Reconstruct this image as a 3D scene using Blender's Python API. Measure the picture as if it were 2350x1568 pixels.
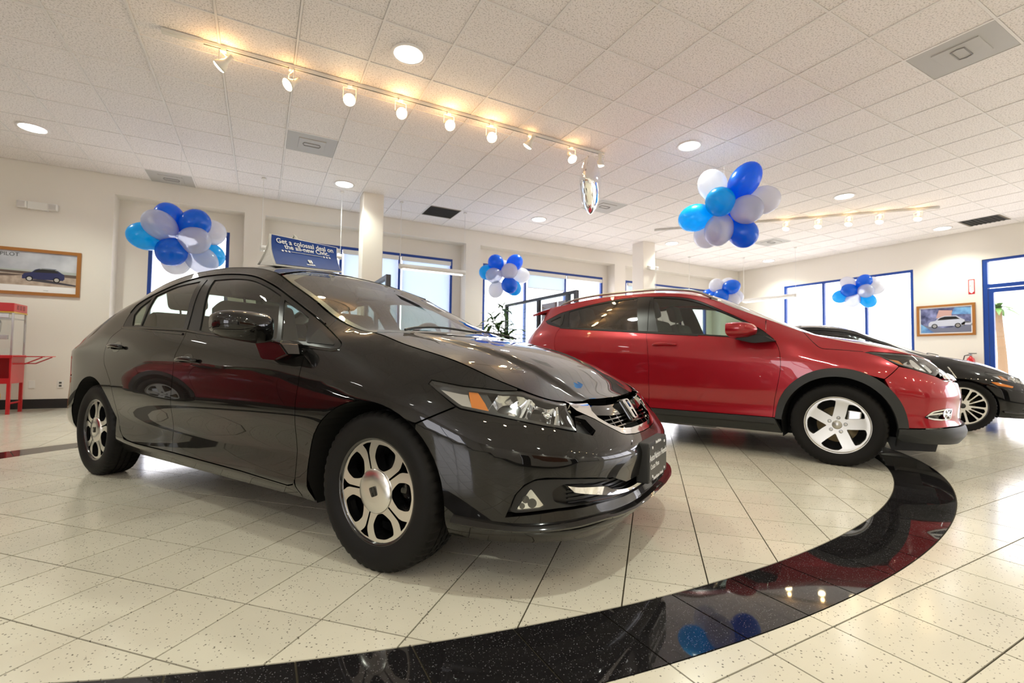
import bpy, bmesh, math, random
EXPOSURE=0.28; SKY=5.5; DOWN_W=100.0; DOWN_C=(.95,1.0,.86); SPOT_W=20.0; BACK_F=.6
import numpy as np
from mathutils import Vector, Matrix
from mathutils.geometry import delaunay_2d_cdt
for o in list(bpy.data.objects): bpy.data.objects.remove(o, do_unlink=True)
SC = bpy.context.scene
COL = SC.collection
random.seed(7); rng = np.random.default_rng(5)
PI = math.pi
CEIL = 3.581          # ceiling height
YB, XR = 9.25, 12.83  # back wall, right wall
XL, YF = -8.2, -7.2   # left and front walls (behind the camera)

# ------------------------------------------------------------------ camera
CAMZ = 0.815; FPX = 1072.1
cR, cU, cW = Vector((.8799, -.4747, .01386)), Vector((-.02995, -.0263, .9992)), Vector((.4739, .8798, .03746))
cW.normalize(); cR = (cR - cW * cR.dot(cW)).normalized(); cU = cR.cross(cW).normalized()
cam = bpy.data.cameras.new('camera'); camo = bpy.data.objects.new('camera', cam); COL.objects.link(camo)
cam.sensor_width = 36; cam.lens = 36 * FPX / 2350; cam.clip_start = .02; cam.clip_end = 400
m = Matrix((cR, cU, -cW)).transposed().to_4x4(); m.translation = (0, 0, CAMZ); camo.matrix_world = m
cam.dof.use_dof = True; cam.dof.focus_distance = 2.1; cam.dof.aperture_fstop = 3.2
SC.camera = camo
def px(p):
    v = Vector(p) - Vector((0, 0, CAMZ)); d = v.dot(cW)
    return (1175 + FPX * v.dot(cR) / d, 784 - FPX * v.dot(cU) / d, d)

# ------------------------------------------------------------------ world, exposure
SC.view_settings.view_transform = 'Standard'; SC.view_settings.look = 'None'
SC.view_settings.exposure = EXPOSURE; SC.view_settings.gamma = 1; SC.view_settings.use_curve_mapping = False
W = bpy.data.worlds.new('daylight'); SC.world = W; W.use_nodes = True
wb = W.node_tree.nodes['Background']; wb.inputs[0].default_value = (1, .955, .99, 1); wb.inputs[1].default_value = SKY
def lamp(kind, name, loc, power, color, size=.1, target=None, angle=None, blend=.5, parent=None):
    l = bpy.data.lights.new(name, kind); l.energy = power; l.color = color
    if kind == 'AREA': l.shape = 'DISK'; l.size = size
    else: l.shadow_soft_size = size
    if kind == 'SPOT': l.spot_size = angle; l.spot_blend = blend
    o = bpy.data.objects.new(name, l); COL.objects.link(o); o.location = loc
    if target is not None: o.rotation_euler = (Vector(target) - Vector(loc)).to_track_quat('-Z', 'Y').to_euler()
    if parent is not None: o.parent = parent
    return o

# ------------------------------------------------------------------ materials
MATS = {}
def mat(name, col=(.8, .8, .8), rough=.5, metal=0, coat=0, coatr=.03, spec=.5, emit=None, es=1, trans=0, ior=1.45, alpha=1):
    if name in MATS: return MATS[name]
    m = bpy.data.materials.new(name); m.use_nodes = True; b = m.node_tree.nodes['Principled BSDF']
    I = b.inputs
    I['Base Color'].default_value = (*col, 1); I['Roughness'].default_value = rough; I['Metallic'].default_value = metal
    I['Coat Weight'].default_value = coat; I['Coat Roughness'].default_value = coatr; I['Specular IOR Level'].default_value = spec
    I['Transmission Weight'].default_value = trans; I['IOR'].default_value = ior; I['Alpha'].default_value = alpha
    if emit: I['Emission Color'].default_value = (*emit, 1); I['Emission Strength'].default_value = es
    MATS[name] = m; return m
def nodes(name): m = MATS[name]; return m.node_tree.nodes, m.node_tree.links, m.node_tree.nodes['Principled BSDF']
def wco(N, tc, coord): return N.new('ShaderNodeNewGeometry').outputs['Position'] if coord == 'World' else tc.outputs[coord]
def noise_color(name, scale, c0, c1, p0=.4, p1=.6, detail=3, coord='Object', ntype='noise'):
    N, L, b = nodes(name); tc = N.new('ShaderNodeTexCoord')
    t = N.new('ShaderNodeTexNoise') if ntype == 'noise' else N.new('ShaderNodeTexVoronoi')
    t.inputs['Scale'].default_value = scale
    if ntype == 'noise': t.inputs['Detail'].default_value = detail
    r = N.new('ShaderNodeValToRGB'); e = r.color_ramp.elements
    e[0].position = p0; e[0].color = (*c0, 1); e[1].position = p1; e[1].color = (*c1, 1)
    L.new(wco(N, tc, coord), t.inputs['Vector']); L.new(t.outputs[0], r.inputs[0]); L.new(r.outputs[0], b.inputs['Base Color'])
    return t, r
def bump(name, scale, strength, dist=.002, coord='Object', detail=4):
    N, L, b = nodes(name); tc = N.new('ShaderNodeTexCoord'); t = N.new('ShaderNodeTexNoise'); t.inputs['Scale'].default_value = scale; t.inputs['Detail'].default_value = detail
    bp = N.new('ShaderNodeBump'); bp.inputs['Strength'].default_value = strength; bp.inputs['Distance'].default_value = dist
    L.new(wco(N, tc, coord), t.inputs['Vector']); L.new(t.outputs[0], bp.inputs['Height']); L.new(bp.outputs[0], b.inputs['Normal'])
def thin_glass(name, tint, refl=.09, rough=0.0):
    m = bpy.data.materials.new(name); m.use_nodes = True; N = m.node_tree.nodes; L = m.node_tree.links; N.clear()
    o = N.new('ShaderNodeOutputMaterial'); mx = N.new('ShaderNodeMixShader'); t = N.new('ShaderNodeBsdfTransparent'); g = N.new('ShaderNodeBsdfGlossy')
    t.inputs[0].default_value = (*tint, 1); g.inputs['Roughness'].default_value = rough; g.inputs[0].default_value = (1, 1, 1, 1)
    f0 = N.new('ShaderNodeLayerWeight'); f0.inputs[0].default_value = .5
    f = N.new('ShaderNodeMath'); f.operation = 'POWER'; f.inputs[1].default_value = 4.2; L.new(f0.outputs['Facing'], f.inputs[0])
    mm = N.new('ShaderNodeMath'); mm.operation = 'MULTIPLY_ADD'; mm.inputs[1].default_value = .9; mm.inputs[2].default_value = refl; mm.use_clamp = True
    L.new(f.outputs[0], mm.inputs[0]); L.new(mm.outputs[0], mx.inputs[0]); L.new(t.outputs[0], mx.inputs[1]); L.new(g.outputs[0], mx.inputs[2]); L.new(mx.outputs[0], o.inputs[0])
    MATS[name] = m; return m

mat('wall_paint', (.80, .755, .69), .75); noise_color('wall_paint', .6, (.79, .745, .68), (.815, .77, .71), .3, .7)
mat('wall_accent', (.33, .10, .03), .6)
mat('ceil_tile', (.80, .77, .75), .95); bump('ceil_tile', 60, .55, .01, 'World')
noise_color('ceil_tile', 75, (.66, .62, .61), (.93, .885, .875), .36, .47, 2, 'World')
mat('ceil_bar', (.86, .83, .82), .6); mat('gap_shade', (.05, .04, .035), .9)  # dark brown above the tiles deepens the shade in the grid gaps
mat('grout', (.055, .045, .028), .9)
# speckled porcelain
def speckle(name, base, dark, rough, s1, s2, light=None, thr=.32):
    mat(name, base, rough); N, L, b = nodes(name); tc = N.new('ShaderNodeNewGeometry')
    v = N.new('ShaderNodeTexVoronoi'); v.inputs['Scale'].default_value = s1; v.inputs['Randomness'].default_value = 1
    sz = N.new('ShaderNodeTexWhiteNoise')
    lt = N.new('ShaderNodeMath'); lt.operation = 'MULTIPLY'; lt.inputs[1].default_value = thr
    L.new(tc.outputs['Position'], v.inputs['Vector']); L.new(v.outputs['Color'], sz.inputs['Vector'])
    pw = N.new('ShaderNodeMath'); pw.operation = 'POWER'; pw.inputs[1].default_value = 3; L.new(sz.outputs['Value'], pw.inputs[0]); L.new(pw.outputs[0], lt.inputs[0])
    cmp_ = N.new('ShaderNodeMath'); cmp_.operation = 'LESS_THAN'; L.new(v.outputs['Distance'], cmp_.inputs[0]); L.new(lt.outputs[0], cmp_.inputs[1])
    n = N.new('ShaderNodeTexNoise'); n.inputs['Scale'].default_value = s2; n.inputs['Detail'].default_value = 3; L.new(tc.outputs['Position'], n.inputs['Vector'])
    r = N.new('ShaderNodeValToRGB'); e = r.color_ramp.elements; e[0].position = .3; e[1].position = .7
    e[0].color = (*[c * .93 for c in base], 1); e[1].color = (*[min(1, c * 1.04) for c in base], 1); L.new(n.outputs[0], r.inputs[0])
    mx = N.new('ShaderNodeMixRGB'); mx.inputs[2].default_value = (*dark, 1); L.new(cmp_.outputs[0], mx.inputs[0]); L.new(r.outputs[0], mx.inputs[1]); oi = N.new('ShaderNodeObjectInfo'); mr = N.new('ShaderNodeMapRange'); mr.inputs[3].default_value = .95; mr.inputs[4].default_value = 1.04; L.new(oi.outputs['Random'], mr.inputs[0])
    mu = N.new('ShaderNodeMixRGB'); mu.blend_type = 'MULTIPLY'; mu.inputs[0].default_value = 1; L.new(mx.outputs[0], mu.inputs[1]); L.new(mr.outputs[0], mu.inputs[2]); L.new(mu.outputs[0], b.inputs['Base Color'])
speckle('tile_cream', (.70, .66, .55), (.17, .15, .12), .15, 125, 2.2, thr=.36)
speckle('tile_black', (.012, .011, .012), (.16, .16, .17), .03, 250, 30, thr=.36)
mat('blue_frame', (.005, .05, .30), .4); mat('white_plastic', (.80, .79, .76), .4); mat('shade_cloth', (.86, .86, .87), .8)
mat('black_base', (.014, .013, .014), .45)
m_ = bpy.data.materials.new('shade_sheet'); m_.use_nodes = True; _N = m_.node_tree.nodes; _L = m_.node_tree.links; _t = _N.new('ShaderNodeBsdfTranslucent'); _t.inputs[0].default_value = (.55, .62, .70, 1); _x = _N.new('ShaderNodeMixShader'); _x.inputs[0].default_value = .75; _L.new(_N['Principled BSDF'].outputs[0], _x.inputs[1]); _L.new(_t.outputs[0], _x.inputs[2]); _L.new(_x.outputs[0], _N['Material Output'].inputs[0]); MATS['shade_sheet'] = m_
thin_glass('window_glass', (.97, .985, .99), .05)
mat('black_paint', (.0028, .0026, .0028), .3, 0, 1, .012, .08)
mat('black_paint2', (.0025, .0026, .0035), .3, 0, 1, .02, .08)
mat('red_paint', (.36, .002, .012), .32, .35, 1, .015); 
mat('gloss_black', (.004, .004, .004), .08, 0, .6, .03); mat('trim_black', (.012, .012, .013), .28); mat('plastic_black', (.022, .022, .021), .55); mat('clad', (.028, .030, .030), .5)
mat('rubber', (.0075, .007, .0068), .6, spec=.25); bump('rubber', 90, .12, .001)
mat('chrome', (.92, .92, .93), .035, 1); mat('reflector', (.80, .81, .82), .10, 1); mat('alloy_cut', (.78, .77, .74), .22, 1); mat('alloy_silver', (.50, .49, .45), .30, 1); mat('alloy_dark', (.006, .006, .007), .15, 0, 1)
mat('disc_metal', (.40, .33, .22), .4, 1); mat('dark_void', (.004, .004, .004), .9)
mat('amber_lens', (.85, .25, .01), .12, 0, 1, .03, trans=.25); mat('red_lens', (.45, .01, .01), .1, 0, 1)
mat('seat_cloth', (.075, .08, .07), .9); mat('cabin_grey', (.10, .105, .095), .8); mat('headliner', (.30, .29, .26), .9); mat('shelf_tan', (.30, .26, .15), .9)
thin_glass('car_glass', (.55, .64, .58), .085); thin_glass('car_glass_dark', (.10, .085, .07), .10); thin_glass('lamp_cover', (.93, .95, .95), .07); thin_glass('shield_glass', (.72, .78, .72), .10)
mat('white_print', (.86, .86, .87), .5); mat('sign_white', (.80, .79, .74), .55); mat('plate_black', (.02, .019, .016), .35)
mat('wood_frame', (.36, .14, .025), .35); mat('cart_red', (.52, .012, .018), .3, 0, .4); mat('steel', (.62, .62, .63), .25, 1); mat('gold', (.62, .38, .03), .35)
mat('track_metal', (.70, .69, .65), .4); mat('grille_dark', (.03, .028, .027), .8)
mat('leaf', (.045, .13, .02), .45); noise_color('leaf', 9, (.02, .085, .015), (.12, .24, .04), .35, .7); mat('stem', (.16, .10, .05), .8); mat('pot', (.25, .12, .07), .7); mat('soil', (.03, .02, .012), .95)
mat('partition_frame', (.05, .055, .07), .4); thin_glass('partition_glass', (.86, .92, .96), .06)
mat('concrete', (.62, .60, .57), .9); mat('foil', (.93, .93, .94), .03, 1); mat('string', (.75, .75, .75), .6)
mat('extinguisher', (.55, .01, .012), .25, 0, .6)
mat('lamp_glow', (1, 1, 1), .5, emit=(1, .985, .94), es=14); mat('bulb_glow', (1, .9, .7), .5, emit=(1, .80, .46), es=26); mat('tube_glow', (1, 1, 1), .5, emit=(1, .97, .9), es=5)
def balloon_mat(name, col, tr, transp):
    m = bpy.data.materials.new(name); m.use_nodes = True; N = m.node_tree.nodes; L = m.node_tree.links; b = N['Principled BSDF']; o = N['Material Output']
    b.inputs['Base Color'].default_value = (*col, 1); b.inputs['Roughness'].default_value = .25; b.inputs['Coat Weight'].default_value = .7
    t = N.new('ShaderNodeBsdfTranslucent'); t.inputs[0].default_value = (*col, 1); mx = N.new('ShaderNodeMixShader'); mx.inputs[0].default_value = tr
    L.new(b.outputs[0], mx.inputs[1]); L.new(t.outputs[0], mx.inputs[2])
    tp = N.new('ShaderNodeBsdfTransparent'); tp.inputs[0].default_value = (*[min(1, c * .5 + .5) for c in col], 1); m2 = N.new('ShaderNodeMixShader'); m2.inputs[0].default_value = transp
    L.new(mx.outputs[0], m2.inputs[1]); L.new(tp.outputs[0], m2.inputs[2]); L.new(m2.outputs[0], o.inputs[0]); MATS[name] = m
balloon_mat('balloon_blue', (.0, .24, .95), .5, .05); balloon_mat('balloon_cyan', (.0, .56, 1.0), .55, .08); balloon_mat('balloon_white', (.86, .86, .90), .45, .12); balloon_mat('balloon_pearl', (.74, .77, .88), .4, .3)

# ------------------------------------------------------------------ mesh helpers
def link(name, me, m=None, parent=None, smooth=False, label=None, cat=None, group=None, kind=None):
    o = bpy.data.objects.new(name, me); COL.objects.link(o)
    if m is not None and len(me.materials) == 0: me.materials.append(MATS[m] if isinstance(m, str) else m)
    if parent is not None: o.parent = parent
    if smooth:
        me.polygons.foreach_set('use_smooth', [True] * len(me.polygons))
    tag(o, label, cat, group, kind); return o
def tag(o, label=None, cat=None, group=None, kind=None):
    if label: o['label'] = label
    if cat: o['category'] = cat
    if group: o['group'] = group
    if kind: o['kind'] = kind
    return o
def mk(name, V, F, m, parent=None, smooth=False, **k):
    me = bpy.data.meshes.new(name); me.from_pydata([tuple(v) for v in V], [], [tuple(f) for f in F]); me.update()
    return link(name, me, m, parent, smooth, **k)
def empty(name, loc=(0, 0, 0), rz=0, **k):
    o = bpy.data.objects.new(name, None); COL.objects.link(o); o.location = loc; o.rotation_euler = (0, 0, rz); o.empty_display_size = .1
    tag(o, **k); return o
class MB:
    """collects boxes, tubes, lathes and prisms into one mesh"""
    def __init__(s): s.V = []; s.F = []
    def add(s, V, F):
        n = len(s.V); s.V += [tuple(v) for v in V]; s.F += [tuple(i + n for i in f) for f in F]; return s
    def box(s, a, b, M=None):
        x0, y0, z0 = a; x1, y1, z1 = b
        V = [(x0, y0, z0), (x1, y0, z0), (x1, y1, z0), (x0, y1, z0), (x0, y0, z1), (x1, y0, z1), (x1, y1, z1), (x0, y1, z1)]
        if M is not None: V = [M @ Vector(v) for v in V]
        return s.add(V, [(0, 3, 2, 1), (4, 5, 6, 7), (0, 1, 5, 4), (1, 2, 6, 5), (2, 3, 7, 6), (3, 0, 4, 7)])
    def rbox(s, a, b, r=.01, M=None):
        a = Vector(a); b = Vector(b); bm = bmesh.new(); bmesh.ops.create_cube(bm, size=1)
        c = (a + b) / 2; d = b - a
        for v in bm.verts: v.co = Vector((v.co.x * d.x, v.co.y * d.y, v.co.z * d.z)) + c
        bmesh.ops.bevel(bm, geom=bm.edges[:], offset=r, segments=3, profile=.6, affect='EDGES')
        V = [v.co.copy() for v in bm.verts]; bm.verts.index_update(); F = [[v.index for v in f.verts] for f in bm.faces]; bm.free()
        if M is not None: V = [M @ v for v in V]
        return s.add(V, F)
    def tube(s, pts, r, n=8, caps=True):
        pts = [Vector(p) for p in pts]; V = []; F = []
        rr = r if hasattr(r, '__len__') else [r] * len(pts)
        up = None
        for i, p in enumerate(pts):
            d = (pts[min(i + 1, len(pts) - 1)] - pts[max(i - 1, 0)]).normalized()
            if up is None: up = d.orthogonal().normalized()
            up = (up - d * up.dot(d)).normalized(); w = d.cross(up)
            for k in range(n):
                a = 2 * PI * k / n; V.append(p + (up * math.cos(a) + w * math.sin(a)) * rr[i])
        for i in range(len(pts) - 1):
            for k in range(n): F.append((i * n + k, i * n + (k + 1) % n, (i + 1) * n + (k + 1) % n, (i + 1) * n + k))
        if caps: F += [tuple(range(n - 1, -1, -1)), tuple((len(pts) - 1) * n + k for k in range(n))]
        return s.add(V, F)
    def lathe(s, prof, n=32, M=None, close=False):
        """profile (r, z) turned about z"""
        V = []; F = []
        for r, z in prof:
            for k in range(n): a = 2 * PI * k / n; V.append(Vector((r * math.cos(a), r * math.sin(a), z)))
        for i in range(len(prof) - 1):
            for k in range(n): F.append((i * n + k, i * n + (k + 1) % n, (i + 1) * n + (k + 1) % n, (i + 1) * n + k))
        if M is not None: V = [M @ v for v in V]
        return s.add(V, F)
    def prism(s, poly, h0, h1, M=None):
        """2-D polygon in xy, between two heights"""
        n = len(poly); V = [Vector((x, y, h0)) for x, y in poly] + [Vector((x, y, h1)) for x, y in poly]
        if M is not None: V = [M @ v for v in V]
        return s.add(V, [tuple(range(n - 1, -1, -1)), tuple(range(n, 2 * n))] + [(i, (i + 1) % n, n + (i + 1) % n, n + i) for i in range(n)])
    def build(s, name, m, parent=None, smooth=False, **k):
        return mk(name, s.V, s.F, m, parent, smooth, **k)
def copy_tree(o, parent=None):
    c = o.copy(); COL.objects.link(c); c.parent = parent
    for ch in list(o.children):
        copy_tree(ch, c)
    return c
def sharp(o, deg=35):
    me = o.data; me.polygons.foreach_set('use_smooth', [True] * len(me.polygons))
    bm = bmesh.new(); bm.from_mesh(me)
    for e in bm.edges:
        if len(e.link_faces) == 2 and e.calc_face_angle(0) > math.radians(deg): e.smooth = False
    bm.to_mesh(me); bm.free(); return o
def text(name, body, size, m, parent, M, extrude=.0006, align='CENTER', bold=0):
    c = bpy.data.curves.new(name, 'FONT'); c.body = body; c.size = size; c.align_x = align; c.align_y = 'CENTER'; c.extrude = extrude; c.offset = bold; c.resolution_u = 3
    o = bpy.data.objects.new(name, c); COL.objects.link(o)
    dg = bpy.context.evaluated_depsgraph_get(); me = bpy.data.meshes.new_from_object(o.evaluated_get(dg))
    bpy.data.objects.remove(o, do_unlink=True)
    me.transform(M); me.materials.clear()
    return link(name, me, m, parent)
def frame_of(origin, xdir, ydir):
    x = Vector(xdir).normalized(); z = x.cross(Vector(ydir)).normalized(); y = z.cross(x)
    M = Matrix((x, y, z)).transposed().to_4x4(); M.translation = origin; return M
def catmull(pts, n=6, closed=False):
    P = [Vector((*p, 0)) if len(p) == 2 else Vector(p) for p in pts]; out = []; N = len(P)
    for i in range(N if closed else N - 1):
        p0 = P[(i - 1) % N] if closed or i > 0 else P[0] * 2 - P[1]
        p1 = P[i]; p2 = P[(i + 1) % N]; p3 = P[(i + 2) % N] if closed or i + 2 < N else P[-1] * 2 - P[-2]
        for k in range(n):
            t = k / n
            out.append(.5 * ((2 * p1) + (p2 - p0) * t + (2 * p0 - 5 * p1 + 4 * p2 - p3) * t * t + (3 * p1 - p0 - 3 * p2 + p3) * t ** 3))
    if not closed: out.append(P[-1])
    return [(v.x, v.y) for v in out] if len(pts[0]) == 2 else out

# ================================================================== the room
# ---- floor: cream tiles square to the room, an oval of tiles laid at 45 degrees, a black granite border between them
EI = (1.684, 3.716, 3.96, 2.53); EO = (1.66, 3.68, 4.33, 2.785)
GAP = .0052
def efun(E, p): return ((p[0] - E[0]) / E[2]) ** 2 + ((p[1] - E[1]) / E[3]) ** 2 - 1
def cut_poly(poly, E, keep_in):
    """part of a small convex polygon inside / outside an ellipse, with the arc as its edge"""
    s = 1 if keep_in else -1
    val = [efun(E, p) * s for p in poly]
    if all(v <= 0 for v in val): return poly
    if all(v > 0 for v in val): return None
    out = []; n = len(poly); cr = []
    for i in range(n):
        a, b = poly[i], poly[(i + 1) % n]; va, vb = val[i], val[(i + 1) % n]
        if va <= 0: out.append(a)
        if (va <= 0) != (vb <= 0):
            lo, hi = 0., 1.
            for _ in range(30):
                mid = (lo + hi) / 2; p = (a[0] + (b[0] - a[0]) * mid, a[1] + (b[1] - a[1]) * mid)
                if (efun(E, p) * s <= 0) == (va <= 0): lo = mid
                else: hi = mid
            p = (a[0] + (b[0] - a[0]) * lo, a[1] + (b[1] - a[1]) * lo); cr.append((len(out), p, va <= 0)); out.append(p)
    ex = [c for c in cr if c[2]]
    if len(cr) == 2 and ex:
        i0, p0, _ = ex[0]; p1 = [c for c in cr if not c[2]][0][1]
        t0 = math.atan2((p0[1] - E[1]) / E[3], (p0[0] - E[0]) / E[2]); t1 = math.atan2((p1[1] - E[1]) / E[3], (p1[0] - E[0]) / E[2])
        d = (t1 - t0 + PI) % (2 * PI) - PI
        arc = [(E[0] + E[2] * math.cos(t0 + d * k / 5), E[1] + E[3] * math.sin(t0 + d * k / 5)) for k in range(1, 5)]
        out = out[:i0 + 1] + arc + out[i0 + 1:]
    return out
def parea(p): return abs(sum(p[i][0] * p[(i + 1) % len(p)][1] - p[(i + 1) % len(p)][0] * p[i][1] for i in range(len(p)))) / 2
def tile_geo(poly, z0=-.012, z1=0.):
    n = len(poly); V = [(x, y, z0) for x, y in poly] + [(x, y, z1) for x, y in poly]
    return V, [tuple(range(n, 2 * n))] + [(i, (i + 1) % n, n + (i + 1) % n, n + i) for i in range(n)]
def shrunk(E, d): return (E[0], E[1], E[2] + d, E[3] + d)
tiles = []   # (polygon, 'floor_tile' / 'border_tile')
T1 = .296
i0, i1 = math.floor((XL - 1.291) / T1), math.ceil((XR + .2 - 1.291) / T1); j0, j1 = math.floor((YF - .824) / T1), math.ceil((YB + .3 - .824) / T1)
for i in range(i0, i1):
    for j in range(j0, j1):
        x, y = 1.291 + i * T1, .824 + j * T1; g = GAP / 2
        p = cut_poly([(x + g, y + g), (x + T1 - g, y + g), (x + T1 - g, y + T1 - g), (x + g, y + T1 - g)], shrunk(EO, g), False)
        if p and parea(p) > 2e-5: tiles.append((p, 'floor_tile'))
T2 = .295; ca, sa = math.cos(-PI / 4), math.sin(-PI / 4)
for i in range(-32, 33):
    for j in range(-32, 33):
        g = GAP / 2; q = [(i * T2 + g, j * T2 + g), (i * T2 + T2 - g, j * T2 + g), (i * T2 + T2 - g, j * T2 + T2 - g), (i * T2 + g, j * T2 + T2 - g)]
        p = [(-.642 + a * ca - b * sa, 3.246 + a * sa + b * ca) for a, b in q]
        p = cut_poly(p, shrunk(EI, -g), True)
        if p and parea(p) > 2e-5: tiles.append((p, 'floor_tile'))
def ell_y(E, x, sg): return E[1] + sg * E[3] * math.sqrt(max(0, 1 - ((x - E[0]) / E[2]) ** 2))
def ell_x(E, y, sg): return E[0] + sg * E[2] * math.sqrt(max(0, 1 - ((y - E[1]) / E[3]) ** 2))
bi, bo = shrunk(EI, GAP / 2), shrunk(EO, -GAP / 2)
kx = [1.291 + k * T1 for k in range(-40, 40)]; lim = 2.95
for k in range(len(kx) - 1):
    xa, xb = kx[k], kx[k + 1]
    if abs((xa + xb) / 2 - EI[0]) > lim: continue
    for sg in (-1, 1):
        xs = [xa + GAP / 2 + (xb - xa - GAP) * t / 4 for t in range(5)]
        tiles.append(([(x, ell_y(bi, x, sg)) for x in xs] + [(x, ell_y(bo, x, sg)) for x in reversed(xs)], 'border_tile'))
xl_, xh_ = max(x for x in kx if x - EI[0] < -lim + T1 / 2 and x - EI[0] > -lim - T1), None
for sg in (-1, 1):       # the two ends of the oval
    xe = [x for x in kx if abs(x - EI[0]) <= lim + T1 / 2 and (x - EI[0]) * sg > 0]; xe = max(xe) if sg > 0 else min(xe)
    yi = abs(ell_y(bi, xe, 1) - EI[1]); yo = abs(ell_y(bo, xe, 1) - EO[1])
    t0i, t1i = math.asin(yi / bi[3]), math.asin(yo / bo[3]); n = 11
    for k in range(n):
        pi_, po_ = [], []
        for t in range(4):
            f = -1 + 2 * (k + t / 3 * .985 + .0075) / n
            pi_.append((bi[0] + sg * bi[2] * math.cos(t0i * f), bi[1] + bi[3] * math.sin(t0i * f))); po_.append((bo[0] + sg * bo[2] * math.cos(t1i * f), bo[1] + bo[3] * math.sin(t1i * f)))
        tiles.append((pi_ + po_[::-1], 'border_tile'))
def screen_area(p, z):
    q = [px((x, y, z)) for x, y in p]
    if min(c[2] for c in q) < .15: return 0
    if max(c[0] for c in q) < 0 or min(c[0] for c in q) > 2350 or max(c[1] for c in q) < 0 or min(c[1] for c in q) > 1568: return 0
    return parea([(min(2350, max(0, c[0])), min(1568, max(0, c[1]))) for c in q])
FLOOR = mk('floor', [(XL - .3, YF - .3, -.004), (XR + .3, YF - .3, -.004), (XR + .3, YB + .4, -.004), (XL - .3, YB + .4, -.004), (XL - .3, YF - .3, -.15), (XR + .3, YF - .3, -.15), (XR + .3, YB + .4, -.15), (XL - .3, YB + .4, -.15)],
           [(0, 1, 2, 3), (4, 7, 6, 5), (0, 4, 5, 1), (1, 5, 6, 2), (2, 6, 7, 3), (3, 7, 4, 0)], 'grout', label='speckled cream tile floor with an oval black granite border', cat='floor', kind='structure')
cream = sorted([t for t in tiles if t[1] == 'floor_tile'], key=lambda t: -screen_area(t[0], 0)); bord = [t for t in tiles if t[1] == 'border_tile']
for p, nm in cream[:300] + bord:
    c = (sum(q[0] for q in p) / len(p), sum(q[1] for q in p) / len(p)); V, F = tile_geo([(x - c[0], y - c[1]) for x, y in p])
    o = mk(nm, V, F, 'tile_cream' if nm == 'floor_tile' else 'tile_black', FLOOR); o.location = (c[0], c[1], 0)
b = MB()
for p, nm in cream[300:]: b.add(*tile_geo(p))
b.build('far_floor_tiles', 'tile_cream', FLOOR, kind='stuff')

# ---- ceiling: lay-in tiles in a white grid
TC = .6096; CX, CY = -2.839, 4.427
CE = MB().box((XL - .3, YF - .3, CEIL + .05), (XR + .3, YB + .4, CEIL + .2)).build('ceiling', 'gap_shade', None, label='suspended ceiling of white textured tiles in a metal grid', cat='ceiling', kind='structure')
vents = {(5, 3): 'grey', (13, 3): 'grey', (9, 6): 'dark', (24, -2): 'dark', (13, -5): 'grey', (21, 3): 'grey', (2, 7): 'grey'}
cells = []
for i in range(math.floor((XL - CX) / TC), math.ceil((XR - CX) / TC)):
    for j in range(math.floor((YF - CY) / TC), math.ceil((YB - CY) / TC)):
        if (i, j) in vents: continue
        x, y = CX + i * TC, CY + j * TC
        cells.append((x, y, min(x + TC, XR), min(y + TC, YB)))
cells.sort(key=lambda c: -screen_area([(c[0], c[1]), (c[2], c[1]), (c[2], c[3]), (c[0], c[3])], CEIL))
def ctile(c):
    g = .0122
    return [(c[0] + g, c[1] + g, CEIL + .006), (c[2] - g, c[1] + g, CEIL + .006), (c[2] - g, c[3] - g, CEIL + .006), (c[0] + g, c[3] - g, CEIL + .006), (c[0] + g, c[1] + g, CEIL + .024), (c[2] - g, c[1] + g, CEIL + .024), (c[2] - g, c[3] - g, CEIL + .024), (c[0] + g, c[3] - g, CEIL + .024)]
CF = [(0, 3, 2, 1), (4, 5, 6, 7), (0, 1, 5, 4), (1, 2, 6, 5), (2, 3, 7, 6), (3, 0, 4, 7)]
shared = None
for c in cells[:300]:
    cx, cy = (c[0] + c[2]) / 2, (c[1] + c[3]) / 2; full = abs(c[2] - c[0] - TC) < 1e-4 and abs(c[3] - c[1] - TC) < 1e-4
    if full and shared: o = link('ceiling_tile', shared, None, CE)
    else:
        o = mk('ceiling_tile', [(v[0] - cx, v[1] - cy, v[2] - CEIL) for v in ctile(c)], CF, 'ceil_tile', CE)
        if full: shared = o.data
    o.location = (cx, cy, CEIL)
b = MB()
for c in cells[300:]: b.add(ctile(c), CF)
b.build('far_ceiling_tiles', 'ceil_tile', CE, kind='stuff')
for i in range(math.ceil((XL - CX) / TC), math.ceil((XR - CX) / TC)):
    x = CX + i * TC; MB().box((x - .0095, YF, CEIL), (x + .0095, YB, CEIL + .03)).build('grid_bar', 'ceil_bar', CE)
for j in range(math.ceil((YF - CY) / TC), math.ceil((YB - CY) / TC)):
    y = CY + j * TC; MB().box((XL, y - .0095, CEIL + .0012), (XR, y + .0095, CEIL + .03)).build('grid_bar', 'ceil_bar', CE)

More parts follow.
